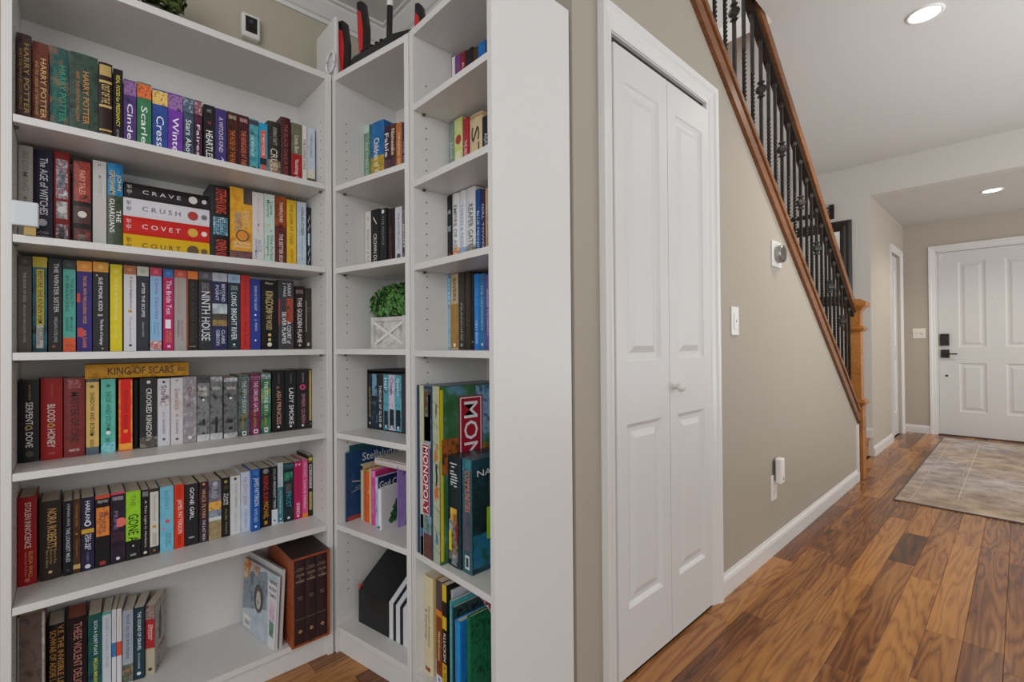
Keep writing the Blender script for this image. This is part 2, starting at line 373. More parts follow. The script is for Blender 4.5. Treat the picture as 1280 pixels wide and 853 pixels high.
for i, y in enumerate(ys):
    zb = zst(y)+.112; zt = zst(y)+.845; K = (i-2) % 3 == 0
    def ring(z, a): return [(XB+h*1.414*math.cos(a+PI/4+j*PI/2), y+h*1.414*math.sin(a+PI/4+j*PI/2), z) for j in range(4)]
    prof = [(zb, 0), (zt, 0)]
    if not K:
        za, zc = zb+.17, zb+.43; prof = [(zb, 0)]+[(za+(zc-za)*t/26, t*PI/4) for t in range(27)]+[(zt, 26*PI/4)]
    vs = []; fs = []
    for t, (z, a) in enumerate(prof):
        vs += ring(z, a)
        if t: fs += [(4*t-4+j, 4*t-4+(j+1) % 4, 4*t+(j+1) % 4, 4*t+j) for j in range(4)]
    bal = rlp(MB().add(vs, fs), 'baluster', M_iron)
    if K:
        for zz in (zst(y)+.585, zst(y)+.205): rlp(MB().lathe(knuckle_prof, (XB, y, zz), n=4, smooth=False), 'knuckle', M_iron, bal)
    rlp(MB().lathe([(.009, zt-.03), (.0135, zt-.022), (.0135, zt)], (XB, y, 0), n=4, smooth=False), 'collar', M_iron, bal)
    rlp(MB().lathe([(.0145, zb-.012), (.0145, zb+.012), (.0095, zb+.022)], (XB, y, 0), n=4, smooth=False), 'shoe', M_iron, bal)
NX, NY = -.876, 4.45
nw = rlp(MB().box(NX-.052, NX+.052, NY-.052, NY+.052, 0, .57).box(NX-.044, NX+.044, NY-.044, NY+.044, .57, 1.33), 'newel_post', M_oak, bevel=.003)
def sq(prof): return MB().lathe([(r*1.414, z) for r, z in prof], (0, 0, 0), n=4, smooth=False)
def sqp(prof, nm):
    mb = sq(prof); mb.v = [(NX+(a-b)*.7071, NY+(a+b)*.7071, c) for a, b, c in mb.v]; rlp(mb, nm, M_oak, nw)
sqp([(.05, .562), (.064, .572), (.072, .59), (.064, .608), (.045, .618)], 'newel_band')
sqp([(.045, 1.132), (.062, 1.14), (.07, 1.155), (.062, 1.17), (.045, 1.178)], 'newel_band')
sqp([(.045, 1.29), (.055, 1.305), (.066, 1.318), (.082, 1.33), (.086, 1.35), (.074, 1.362), (.055, 1.372), (.042, 1.382)], 'newel_cap')

# mirror and picture lamp on the stair end wall
mr = tag(empty('wall_mirror', (-1.38, YS, 1.4)), 'dark framed rectangular mirror on the white wall behind the stair railing', 'mirror')
x0, x1, z0, z1 = -1.70, -1.072, 1.40, 2.205
fr = [(0, 0), (0, .02), (.02, .034), (.045, .026), (.06, .034), (.085, .018), (.095, .012), (.095, 0)]
k = len(fr); crn = [(x0, z0, 1, 1), (x1, z0, -1, 1), (x1, z1, -1, -1), (x0, z1, 1, -1)]
vs = [(cx+sx*a, YS-d, cz+sz*a) for cx, cz, sx, sz in crn for a, d in fr]
mb = MB().add(vs, [(c*k+i, c*k+i+1, ((c+1) % 4)*k+i+1, ((c+1) % 4)*k+i) for c in range(4) for i in range(k-1)])
mb.v = [(a+1.38, b-YS, c-1.4) for a, b, c in mb.v]; mb.build('frame', mat('231d1a|2e2723', .35, 0, 40), mr)
MB().box(x0+.09+1.38, x1-.09+1.38, -.012, -.004, z0+.09-1.4, z1-.09-1.4).build('mirror_glass', mat('e8ebea', .02, 1.), mr)
lp = tag(empty('picture_lamp', (-1.31, YS, 2.30)), 'dark metal picture lamp on the wall above the mirror', 'lamp')
MB().box(.06, .10, -.02, 0, -.06, .08).build('backplate', M_iron, lp, bevel=.004)
MB().tube([(.08, -.01, .03), (.07, -.07, .04), (.04, -.13, .02), (.0, -.15, -.02)], .008).build('arm', M_iron, lp)
MB().tube([(-.36, -.15, -.03), (.09, -.15, -.03)], .022, 14).build('shade', M_iron, lp)

# ================================================================ HALL WALL FITTINGS AND RUG
th = tag(empty('thermostat', (XW, 2.655, 1.505)), 'round steel thermostat on a white plate beside the stair skirt', 'thermostat')
MB().box(0, .006, -.075, .06, -.066, .066).build('plate', mat('d8d5d0', .4), th, bevel=.002)
MB().lathe([(.043, .006), (.045, .012), (.045, .032), (.042, .036)], (0, 0, .0), 0, 32).build('ring', mat('a8a6a2', .38, .9), th)
MB().lathe([(.041, .033), (.041, .037), (.03, .0385), (.001, .039)], (0, 0, 0), 0, 32).build('face', mat('4a4440', .2), th)
sw = tag(empty('light_switch', (XW, 2.12, 1.147)), 'white rocker light switch on the hall wall beside the closet casing', 'light switch')
MB().box(0, .006, -.038, .038, -.062, .062).build('plate', mat('e4e2dd', .35), sw, bevel=.0025)
MB().box(.006, .010, -.017, .017, -.034, .034).build('rocker', mat('e9e7e2', .3), sw, bevel=.0015)
MB().box(.010, .011, -.003, .003, -.006, .006).build('indicator', mat('8c8a86', .4), sw)
ot = tag(empty('wall_outlet', (XW, 2.572, .325)), 'white wall outlet low on the hall wall under the plug-in device', 'outlet')
MB().box(0, .006, -.038, .038, -.062, .062).build('plate', mat('e2e0da', .35), ot, bevel=.0025)
for dz in (-.02, .02): MB().lathe([(.016, .006), (.016, .0075)], (0, 0, dz), 0, 16).build('socket', mat('d2cfc8', .4), ot)
pg = tag(empty('plug_in_device', (XW+.008, 2.598, .40)), 'white rounded plug-in night light device plugged into the hall outlet', 'night light')
MB().box(0, .03, -.024, .03, -.055, .07).build('body', mat('ebe9e5', .3), pg, bevel=.01, seg=3)
MB().lathe([(.008, .03), (.008, .032)], (0, .003, -.03), 0, 14).build('sensor_eye', mat('a8a6a2', .3), pg)
MB().box(-.003, .004, -.030, -.024, -.04, .06).build('side_seam', mat('55524e', .4), pg)
s2 = tag(empty('double_switch', (-.798, YE, 1.147)), 'cream double switch plate on the wall left of the entry door', 'light switch')
MB().box(-.058, .058, -.006, 0, -.058, .058).build('plate', mat('e6e1d6', .35), s2, bevel=.0025)
MB().box(-.034, -.022, -.013, -.006, -.01, .01).build('toggle', mat('ddd8cc', .35), s2)
MB().lathe([(.013, 0), (.012, -.014), (.001, -.015)], (.028, -.006, 0), 1, 18).build('dimmer_knob', mat('ddd8cc', .35), s2)

def rug_mat():
    m = bpy.data.materials.new('faded_rug'); m.use_nodes = True; nt = m.node_tree; L = nt.links.new; N = nt.nodes.new; b = nt.nodes['Principled BSDF']
    tc = N('ShaderNodeTexCoord'); vo = N('ShaderNodeTexVoronoi'); vo.inputs['Scale'].default_value = 11; L(tc.outputs['Object'], vo.inputs['Vector'])
    n1 = N('ShaderNodeTexNoise'); n1.inputs['Scale'].default_value = 3.2; n1.inputs['Detail'].default_value = 6; L(tc.outputs['Object'], n1.inputs['Vector'])
    n2 = N('ShaderNodeTexNoise'); n2.inputs['Scale'].default_value = 55; n2.inputs['Detail'].default_value = 5; L(tc.outputs['Object'], n2.inputs['Vector'])
    n3 = N('ShaderNodeTexNoise'); n3.inputs['Scale'].default_value = 1.1; L(tc.outputs['Object'], n3.inputs['Vector'])
    r = N('ShaderNodeValToRGB'); e = r.color_ramp.elements; e[0].position = .3; e[0].color = lin('7c7880'); e[1].position = .72; e[1].color = lin('d6cec6'); k = e.new(.5); k.color = lin('aca298')
    s = N('ShaderNodeMath'); s.operation = 'MULTIPLY_ADD'; s.inputs[1].default_value = .26; L(vo.outputs['Distance'], s.inputs[0])
    s2 = N('ShaderNodeMath'); s2.operation = 'MULTIPLY_ADD'; s2.inputs[1].default_value = .55; L(n1.outputs['Fac'], s2.inputs[0])
    s3 = N('ShaderNodeMath'); s3.operation = 'MULTIPLY'; s3.inputs[1].default_value = .3; L(n2.outputs['Fac'], s3.inputs[0])
    L(s3.outputs[0], s2.inputs[2]); L(s2.outputs[0], s.inputs[2]); L(s.outputs[0], r.inputs['Fac'])
    mx = N('ShaderNodeMix'); mx.data_type = 'RGBA'; mx.blend_type = 'MULTIPLY'; mx.inputs['Factor'].default_value = .75
    r2 = N('ShaderNodeValToRGB'); e = r2.color_ramp.elements; e[0].position = .4; e[0].color = lin('dcc4a8'); e[1].position = .6; e[1].color = lin('e6e4f0'); L(n3.outputs['Fac'], r2.inputs['Fac'])
    L(r.outputs['Color'], mx.inputs['A']); L(r2.outputs['Color'], mx.inputs['B']); L(mx.outputs['Result'], b.inputs['Base Color'])
    b.inputs['Roughness'].default_value = .95
    bp = N('ShaderNodeBump'); bp.inputs['Strength'].default_value = .4; bp.inputs['Distance'].default_value = .003; L(n2.outputs['Fac'], bp.inputs['Height']); L(bp.outputs['Normal'], b.inputs['Normal'])
    return m
rg = tag(empty('rug', (-.582, 3.99, 0), 0), 'faded grey and tan oriental rug on the wood floor before the entry door', 'rug')
M_rug = rug_mat()
RW, RL = 1.45, 2.94
MB().box(0, RW, 0, RL, .0005, .007).build('pile', M_rug, rg, bevel=.002)
MB().box(-.008, 0, -.008, RL+.008, .0005, .0075).box(RW, RW+.008, -.008, RL+.008, .0005, .0075).box(0, RW, -.008, 0, .0005, .0075).box(0, RW, RL, RL+.008, .0005, .0075).build('binding', mat('5a544e', .9), rg)
for off, wd, c in ((.07, .008, 'b4a898'), (.26, .010, 'a89c8e'), (.285, .005, 'c8beb0')):
    MB().box(off, off+wd, off, RL-off, .007, .0074).box(RW-off-wd, RW-off, off, RL-off, .007, .0074).box(off, RW-off, off, off+wd, .007, .0074).box(off, RW-off, RL-off-wd, RL-off, .007, .0074).build('border_line', mat(c, .95), rg)

# ================================================================ BOOKCASES
def bookcase(name, loc, rz, W_, H_, D_, shelves, label, plinth=.082, tl=.02, tr=.022, right_h=None, back=.006, holes='l', skip_top=False):
    """local x along the front, y inward, z up"""
    o = tag(empty(name, loc, rz), label, 'bookcase', 'white bookcases of the library corner')
    MB().box(0, tl, 0, D_, 0, H_).build('side_panel', M_case, o, bevel=.0015)
    MB().box(W_-tr, W_, 0, D_, 0, right_h or H_).build('side_panel', M_case, o, bevel=.0015)
    MB().box(tl, W_-tr, .001, D_-back, H_-.021, H_).build('top_board', M_case, o, bevel=.0012)
    MB().box(tl, W_-tr, D_-back-.004, D_-back+.004, 0, H_-.021).build('back_panel', M_back, o)
    MB().box(tl, W_-tr, .012, .03, 0, plinth-.02).build('plinth', M_case, o)
    for z in shelves:
        s = MB().box(tl+.0008, W_-tr-.0008, .001, D_-back-.004, z-.0185, z).build('shelf', M_case, o, bevel=.0012)
        if z > .2:
            for xx in (tl+.006, W_-tr-.006): MB().box(xx-.004, xx+.003, .03, .037, z-.0245, z-.0187).build('shelf_pin', mat('5c5a56', .4, .5), s)
    mb = MB()
    for xx, sg in ((tl, 1), (W_-tr, -1)):
        for zi in range(int((H_-.3)/.032)):
            z = .2+.032*zi
            if any(abs(z-s) < .03 for s in shelves): continue
            mb.lathe([(.0024, -.0002*sg), (.0024, .0004*sg)], (xx, .045, z), 0, 8, False)
    tag(mb.build('pin_holes', mat('4a4845', .6), o), kind='stuff')
    return o
SH_L = (1.605, 1.32, 1.04, .755, .441, .082); SH_M = (1.602, 1.318, 1.04, .752, .439, .09); SH_R = (1.761, 1.535, 1.289, 1.036, .446, .09)
PHM = math.radians(11.5)                # the corner case stands slightly askew
MO = Vector((-1.619, .655, 0)); RO = Vector((-1.2327, .7318, 0))
bookcase('bookcase', (-1.61, -.126, 0), PI/2, .776, 1.988, .28, SH_L, 'wide white bookcase along the left wall filled with six shelves of books', tl=.018, tr=.02)
bookcase('bookcase', MO, PHM, .3895, 1.988, .28, SH_M, 'narrow white bookcase in the corner with a potted plant and router', tl=.018, tr=.02)
bookcase('bookcase', RO, 0, .3795, 1.988, .285, SH_R, 'narrow white bookcase nearest the closet holding tall board game boxes', tl=.021, tr=.018)

# ================================================================ BOOKS
# key (case+shelf), centre along the shelf, thickness, height, setback, depth, kind, cover colours, label, spine print, page colour, cover print
BOOKS = [
 ('LA', -0.7231, 0.0262, 0.2334, 0.08, 0.115, 'h', '3c2e28|54403e|241f24', 'thick brown mottled hardcover with gold lettering, first book on left bookcase top shelf', [('t', 'HARRY POTTER', 0.1, 0.86, 0.5, 0.86, 'c9a45a'), ('t', 'AND THE HALF-BLOOD PRINCE', 0.16, 0.82, 0.18, 0.4, 'b08a50'), ('e', 0.93, 0.5, 0.17, 'd8b45c')], None, None),
 ('LA', -0.6936, 0.0293, 0.2244, 0.08, 0.115, 'h', '4c181c|7c4430|581e20', 'dark red hardcover with an amber glow and gold lettering, second on left bookcase top shelf', [('t', 'HARRY POTTER', 0.18, 0.86, 0.5, 0.86, 'e0bf7e'), ('t', 'AND THE ORDER OF THE PHOENIX', 0.22, 0.84, 0.16, 0.36, 'd0a868'), ('e', 0.93, 0.5, 0.17, 'e8d8b0')], None, None),
 ('LA', -0.6593, 0.0358, 0.2257, 0.08, 0.115, 'h', '24484a|2f5a55|a0644c', 'teal and salmon hardcover with green lettering, third book on left bookcase top shelf', [('t', 'HARRY POTTER', 0.2, 0.85, 0.5, 0.86, '2f9a78'), ('t', 'AND THE GOBLET OF FIRE', 0.24, 0.8, 0.18, 0.38, '2f8a70'), ('e', 0.94, 0.5, 0.17, '3fae8a')], None, None),
 ('LA', -0.6121, 0.0573, 0.2277, 0.08, 0.115, 'h', '2c3a30|3f5448|232c28', 'extra thick forest green hardcover with orange lettering, fourth book on left bookcase top shelf', [('t', 'HARRY POTTER', 0.2, 0.82, 0.48, 0.68, 'd08a45'), ('t', 'AND THE DEATHLY HALLOWS', 0.22, 0.8, 0.24, 0.36, 'c07c3e'), ('e', 0.94, 0.42, 0.11, 'e08840')], None, None),
 ('LA', -0.568, 0.0289, 0.2225, 0.08, 0.115, 'h', '2c1414', 'near black brown hardcover with gold foil bands, fifth book on left bookcase top shelf', [('b', 0.03, 0.16, 'b89a58', 0.08, 0.92), ('b', 0.22, 0.25, 'c8aa60', 0.05, 0.95), ('t', 'OUT OF THE', 0.27, 0.5, 0.2, 0.8, 'd8c078'), ('b', 0.52, 0.55, 'c8aa60', 0.05, 0.95), ('b', 0.82, 0.84, 'c8aa60', 0.05, 0.95), ('h', 'CLASSICS', 0.87, 0.91, 0.15, 0.85, 'c8aa60'), ('b', 0.94, 0.96, 'c8aa60', 0.05, 0.95)], None, None),
 ('LA', -0.5418, 0.0205, 0.2151, 0.08, 0.115, 'p', '191519', 'thin black paperback with yellow capital lettering, sixth book on left bookcase top shelf', [('t', 'REAL FOOD for PREGNANCY', 0.08, 0.74, 0.3, 0.7, 'e3d23c'), ('t', 'LILY NICHOLS', 0.78, 0.97, 0.35, 0.6, 'b8b0b8')], None, None),
 ('LA', -0.516, 0.0272, 0.1942, 0.08, 0.115, 'p', '3c2b63|5a3a78|2a2a52', 'violet paperback with a dark picture panel at its top, seventh on left bookcase top shelf', [('b', 0.02, 0.22, '4a3f7a|a070a8|20203c'), ('t', 'Cinder', 0.34, 0.95, 0.28, 0.72, 'f0ecf4')], None, None),
 ('LA', -0.4844, 0.032, 0.1981, 0.08, 0.115, 'p', '2f6b4a|3f8058', 'green paperback with a red picture panel at its top, eighth on left bookcase top shelf', [('b', 0.02, 0.22, 'c8361e|e87a3c|6a2418'), ('t', 'Scarlet', 0.34, 0.95, 0.28, 0.72, 'eef2ea')], None, None),
 ('LA', -0.448, 0.0357, 0.1916, 0.08, 0.115, 'p', '2f3b86|31569c', 'royal blue paperback with a golden top picture, ninth book on left bookcase top shelf', [('b', 0.02, 0.23, 'd8a63c|f0cc74|8a5a28'), ('t', 'Cress', 0.4, 0.86, 0.25, 0.75, 'e8ecf6')], None, None),
 ('LA', -0.4113, 0.035, 0.1928, 0.08, 0.115, 'p', '6a2f96|7c3cae', 'bright purple paperback with a plum top picture, tenth book on left bookcase top shelf', [('b', 0.02, 0.25, '4a2a6c|a878b8|1c1430'), ('t', 'Winter', 0.36, 0.98, 0.28, 0.72, 'f4f0f6')], None, None),
 ('LA', -0.3792, 0.0256, 0.1921, 0.08, 0.115, 'p', '20242e|4a5e74', 'charcoal and slate paperback with a blue picture panel, eleventh book on left bookcase top shelf', [('b', 0.02, 0.22, '6f93a8|2c3c50|c0d0d8'), ('t', 'Stars Above', 0.34, 0.96, 0.22, 0.78, 'e8ecef')], None, None),
 ('LA', -0.3547, 0.0197, 0.1925, 0.08, 0.115, 'p', '33192a|5c2444', 'thin plum black paperback with a pink picture panel, twelfth book on left bookcase top shelf', [('b', 0.02, 0.22, 'c08a98|6c2c40|e4c0c4'), ('t', 'Fairest', 0.38, 0.96, 0.28, 0.72, 'f0e8ee')], None, None),
 ('LA', -0.3261, 0.0292, 0.1889, 0.08, 0.115, 'p', '1e1c1e', 'black paperback with white lettering and a red heart, thirteenth book on left bookcase top shelf', [('h', 'MEYER', 0.07, 0.12, 0.3, 0.7, 'a8a4a4'), ('e', 0.29, 0.5, 0.16, '8c2028'), ('t', 'HEARTLESS', 0.42, 0.92, 0.2, 0.8, 'f0eeec')], None, None),
 ('LA', -0.2953, 0.0296, 0.1872, 0.08, 0.115, 'p', '47397c|3a2f6a', 'dusky purple paperback with pale lettering, fourteenth book on left bookcase top shelf', [('t', "A WITCH'S KIND", 0.14, 0.72, 0.32, 0.72, 'dcd4ea'), ('t', '~', 0.8, 0.96, 0.2, 0.8, 'cfc6e2')], None, None),
 ('LA', -0.2633, 0.0305, 0.1878, 0.08, 0.115, 'p', '22120e|4c2412|180e0e', 'black paperback with fiery orange print, fifteenth book on left bookcase top shelf', [('h', 'SARAH MAAS', 0.05, 0.12, 0.15, 0.85, 'e0d0b8'), ('t', 'THE ROSE OF THE NIGHT', 0.3, 0.96, 0.26, 0.74, 'd86a24')], None, None),
 ('LA', -0.2318, 0.0304, 0.1873, 0.08, 0.115, 'p', '30101c|501628|180e12', 'wine red paperback with rust print, sixteenth book on left bookcase top shelf', [('h', 'SARAH MAAS', 0.05, 0.12, 0.15, 0.85, 'e8c0b0'), ('t', 'THE RENEGADE AT THE SUN', 0.26, 0.97, 0.26, 0.74, 'd8784c')], None, None),
 ('LA', -0.2017, 0.0268, 0.185, 0.08, 0.115, 'p', '2f7f8e|58a8b0|24485c', 'sea teal paperback with a brown sailing ship, seventeenth book on left bookcase top shelf', [('b', 0.02, 0.1, '3a3440'), ('t', 'THE WIDOW OF', 0.28, 0.66, 0.2, 0.5, 'd8ecec'), ('e', 0.87, 0.5, 0.3, '5a4a30')], None, None),
 ('LA', -0.174, 0.0254, 0.1805, 0.08, 0.115, 'p', '1f9ac4', 'bright blue paperback with a long orange label, eighteenth book on left bookcase top shelf', [('b', 0.13, 0.98, 'e2542c', 0.22, 0.78), ('b', 0.64, 0.76, '1c2430', 0.1, 0.9), ('t', 'MEMOIR', 0.2, 0.6, 0.35, 0.65, 'f4d8c8')], None, None),
 ('LA', -0.1403, 0.0398, 0.1967, 0.08, 0.115, 'h', '241f1e|3c342e', 'black jacketed hardcover with a tan base, nineteenth book on left bookcase top shelf', [('b', 0.66, 0.98, '7a6248|a48a66|4a3c2c'), ('t', 'DONNA TARTT', 0.1, 0.4, 0.4, 0.7, 'b8b0a4'), ('t', 'CRUEL', 0.46, 0.86, 0.2, 0.75, 'd8ccb8')], None, None),
 ('LA', -0.1035, 0.0314, 0.2228, 0.08, 0.115, 'h', '3a1518|4c1c20', 'tall oxblood hardcover, taller than its neighbours, twentieth book on left bookcase top shelf', [('t', 'THE BLACK DAHLIA ROSES', 0.1, 0.94, 0.3, 0.7, 'a44a48')], None, None),
 ('LA', -0.0687, 0.034, 0.213, 0.08, 0.115, 'p', '5c5a48|7a745c', 'olive grey paperback with a red lower half, twenty-first book on left bookcase top shelf', [('b', 0.5, 0.98, 'b01c20|8c1418'), ('t', 'Little Bee', 0.2, 0.48, 0.3, 0.7, 'd8d4c0'), ('t', 'Vanishing Girl', 0.58, 0.95, 0.25, 0.7, 'f0dcd8')], None, None),
 ('LA', -0.0423, 0.0154, 0.2149, 0.08, 0.115, 'p', 'd6d0c6', 'thin white paperback with black capitals, twenty-second book on left bookcase top shelf', [('t', 'THE LIVING DALE', 0.22, 0.72, 0.25, 0.75, '3a3634')], None, None),
 ('LA', -0.0198, 0.0261, 0.2141, 0.08, 0.115, 'p', 'c4ccd6|b0bac8', 'pale silver blue paperback with a yellow and black base, twenty-third on left bookcase top shelf', [('b', 0.7, 0.84, 'd8c088|c4ccd6'), ('b', 0.84, 0.99, '3c3420|6c5c30'), ('t', 'THE ICE FIELD', 0.12, 0.5, 0.35, 0.65, '7888a0')], None, None),
 ('LB', -0.723, 0.0265, 0.2541, 0.135, 0.115, 'h', 'b4aea4', 'light grey hardcover behind the white gadget, first book on left bookcase second shelf', [('t', 'BECOMING', 0.06, 0.46, 0.3, 0.7, '8a857c'), ('t', 'MICHELLE', 0.52, 0.7, 0.34, 0.64, '8a857c')], None, None),
 ('LB', -0.6904, 0.0358, 0.2512, 0.135, 0.115, 'h', '221f34', 'wide midnight blue hardcover with pale serif lettering, second book on left bookcase second shelf', [('t', 'The AGE of WITCHES', 0.08, 0.68, 0.32, 0.74, 'e6e2e8'), ('e', 0.76, 0.45, 0.26, 'b8b4c4'), ('h', 'LOUISA', 0.85, 0.88, 0.2, 0.8, 'a8a4b4'), ('h', 'MORGAN', 0.895, 0.925, 0.2, 0.8, 'a8a4b4'), ('h', 'REDHOOK', 0.96, 0.98, 0.3, 0.7, 'a83c3c')], None, None),
 ('LB', -0.655, 0.0307, 0.2562, 0.135, 0.115, 'h', '8c1c1e', 'red hardcover with silver filigree panels and a portrait, third book on left bookcase second shelf', [('b', 0.08, 0.49, 'ccd0da|7a2c30|dfe4ee', 0.12, 0.88), ('b', 0.2, 0.38, '34282c|9aa0ac', 0.32, 0.68), ('b', 0.52, 0.7, 'dcdcdc|50484c', 0.14, 0.86), ('e', 0.61, 0.5, 0.3, 'e4e0dc'), ('b', 0.76, 0.97, 'c4c4cc|5c2428|e0e0e8', 0.12, 0.88), ('b', 0.8, 0.93, '241c20|60505a', 0.34, 0.66)], None, None),
 ('LB', -0.6146, 0.0382, 0.251, 0.135, 0.115, 'h', '241414', 'black hardcover with red filigree panels and a white mask, fourth on left bookcase second shelf', [('b', 0.04, 0.48, '8c2820|b83c2c|3c1410', 0.06, 0.94), ('t', 'FAIRY TALES', 0.14, 0.4, 0.34, 0.66, 'f0b090'), ('b', 0.53, 0.72, '4a201c', 0.04, 0.96), ('e', 0.62, 0.5, 0.24, 'e4ded4'), ('b', 0.78, 0.97, '8c2820|40140f|b44030', 0.06, 0.94), ('b', 0.84, 0.93, '201010|a08070', 0.3, 0.7)], None, None),
 ('LB', -0.5786, 0.0286, 0.252, 0.135, 0.115, 'p', 'c8c6c2', 'plain white paperback with a faint pink title, fifth book on left bookcase second shelf', [('h', 'II', 0.035, 0.055, 0.4, 0.6, '40404c'), ('t', 'MY SISTER', 0.16, 0.36, 0.4, 0.66, 'b4b2b4'), ('t', 'THE SERIAL', 0.42, 0.75, 0.36, 0.66, 'dcc4c4')], None, None),
 ('LB', -0.5453, 0.0341, 0.253, 0.135, 0.115, 'h', '1f6fae|2c8ac0|0f4a7c', 'blue topped dark green hardcover with yellow lettering, sixth book on left bookcase second shelf', [('b', 0.36, 0.99, '26331f|3c4a24|1a2218'), ('t', 'JOHN', 0.12, 0.3, 0.56, 0.9, 'e8c868'), ('t', 'GRISHAM', 0.08, 0.35, 0.14, 0.5, 'e8c868'), ('t', 'THE', 0.52, 0.66, 0.56, 0.86, 'f0f0ea'), ('t', 'GUARDIANS', 0.4, 0.78, 0.14, 0.46, 'f0f0ea'), ('e', 0.97, 0.5, 0.12, 'd8d8d0')], None, None),
 ('LB', -0.2872, 0.0539, 0.2481, 0.135, 0.115, 'h', '191616', 'wide black hardcover with red and icy blue lettering, seventh book on left bookcase second shelf', [('t', 'STEPHEN KING', 0.04, 0.36, 0.28, 0.84, 'e2482c'), ('b', 0.41, 0.64, '8ec4d8|4a8ca8|c8e4ec', 0.16, 0.9), ('t', 'SLEEPING', 0.42, 0.66, 0.54, 0.84, '18242c'), ('t', 'BEAUTIES', 0.42, 0.64, 0.22, 0.5, '18242c'), ('t', 'OWEN KING', 0.7, 0.98, 0.28, 0.84, 'e2482c')], None, None),
 ('LB', -0.2263, 0.0644, 0.2529, 0.135, 0.115, 'p', 'dd9a1c|e8ac2c|c87a1c', 'extra thick yellow orange paperback with a dragon tail, eighth book on left bookcase second shelf', [('b', 0.0, 0.2, '3c3436|5c4440', 0.6, 1), ('t', 'THE PRIORY OF THE', 0.28, 0.5, 0.55, 0.85, 'd8c8a8'), ('t', 'ORANGE TREE', 0.32, 0.56, 0.2, 0.5, '6c84a8'), ('e', 0.62, 0.55, 0.3, '3a2c3c'), ('e', 0.62, 0.55, 0.25, 'dd8a24'), ('h', 'SAMANTHA', 0.7, 0.735, 0.1, 0.92, 'f4d8b8'), ('h', 'SHANNON', 0.745, 0.78, 0.15, 0.9, 'f4d8b8'), ('b', 0.82, 0.99, '5c3c4c|7c4c44|3c2c40')], None, None),
 ('LB', -0.1759, 0.0352, 0.2498, 0.135, 0.115, 'p', 'd8d4d4', 'white paperback with pale rose lettering, ninth book on left bookcase second shelf', [('t', 'The Rules of Magic', 0.06, 0.56, 0.35, 0.65, 'dcb0b0'), ('t', 'ALICE', 0.64, 0.8, 0.5, 0.8, '8c94a8'), ('t', 'HOFFMAN', 0.64, 0.9, 0.2, 0.45, '8c94a8')], None, None),
 ('LB', -0.1404, 0.0328, 0.2511, 0.135, 0.115, 'p', 'd4dcd6|b4d4c4', 'white and mint paperback with small flowers, tenth book on left bookcase second shelf', [('t', 'Liane', 0.1, 0.28, 0.55, 0.85, '4a6c68'), ('t', 'Moriarty', 0.08, 0.32, 0.18, 0.48, '4a6c68'), ('e', 0.42, 0.4, 0.1, 'd8b848'), ('e', 0.5, 0.65, 0.1, 'c88898'), ('t', 'Nine Perfect', 0.56, 0.9, 0.55, 0.85, '508078'), ('t', 'Strangers', 0.56, 0.84, 0.18, 0.48, '508078')], None, None),
 ('LB', -0.1045, 0.0352, 0.2519, 0.135, 0.115, 'p', 'a8541e|7c2c1c', 'rust topped maroon paperback with white lettering, eleventh book on left bookcase second shelf', [('b', 0.42, 0.99, '54181a|6c2420'), ('t', 'TANEN JONES', 0.08, 0.36, 0.3, 0.7, 'f0e0d0'), ('e', 0.42, 0.5, 0.2, '4a1414'), ('t', 'THE BETTER BONE', 0.52, 0.95, 0.34, 0.7, 'e8d8d0')], None, None),
 ('LB', -0.0687, 0.0315, 0.2459, 0.135, 0.115, 'p', 'd8ac20|e4bc34', 'golden yellow paperback with brown lettering, twelfth book on left bookcase second shelf', [('t', 'THE GIVER OF STARS', 0.06, 0.64, 0.3, 0.66, '8c6414'), ('t', 'JOJO MOYES', 0.7, 0.9, 0.35, 0.65, 'c8541c')], None, None),
 ('LB', -0.0347, 0.0315, 0.2457, 0.135, 0.115, 'p', 'c6d0d8|a8bccc', 'powder blue paperback with bold black capitals, thirteenth book on left bookcase second shelf', [('t', 'HARLAN COBEN', 0.08, 0.48, 0.45, 0.75, '20242c'), ('t', 'THE STRANGER', 0.52, 0.86, 0.45, 0.65, '8098a8')], None, None),
 ('LB', -0.0093, 0.0163, 0.2314, 0.135, 0.115, 'p', '1c1e24', 'short black paperback with white swirls and an icy title, fourteenth on left bookcase second shelf', [('t', '~ ~', 0.12, 0.38, 0.25, 0.8, 'a8b0b8'), ('b', 0.4, 0.6, '58809c|a8c4d4|203040', 0.28, 0.72), ('t', 'HUSH', 0.42, 0.58, 0.3, 0.7, 'dcecf4'), ('t', '~ ~', 0.62, 0.9, 0.25, 0.8, 'a8b0b8')], None, None),
 ('LC', -0.724, 0.0244, 0.2481, 0.135, 0.115, 'p', '6a6058', 'taupe paperback with a darker capped top, first book on left bookcase third shelf', [('b', 0, 0.11, '4c3c36'), ('e', 0.055, 0.5, 0.2, '6c5850'), ('t', 'THE BOOK OF ESSIE', 0.17, 0.48, 0.36, 0.6, 'd4ccc0'), ('t', 'MEGHAN MACLEAN WEIR', 0.51, 0.9, 0.38, 0.58, 'c4bcb0')], None, None),
 ('LC', -0.6965, 0.0267, 0.2489, 0.135, 0.115, 'p', '2a2418|2f6c78|3c8894', 'yellow and teal paperback with a yellow capped top, second book on left bookcase third shelf', [('b', 0, 0.11, 'd8c024'), ('b', 0.13, 0.72, 'dcc628', 0.26, 0.78), ('t', 'BEFORE SHE KNEW HIM', 0.15, 0.7, 0.36, 0.7, '3a3418'), ('b', 0.72, 0.96, 'd8d4c8', 0.26, 0.74), ('t', 'PETER', 0.75, 0.88, 0.52, 0.72, '40403c'), ('t', 'SWANSON', 0.75, 0.92, 0.3, 0.5, '40403c')], None, None),
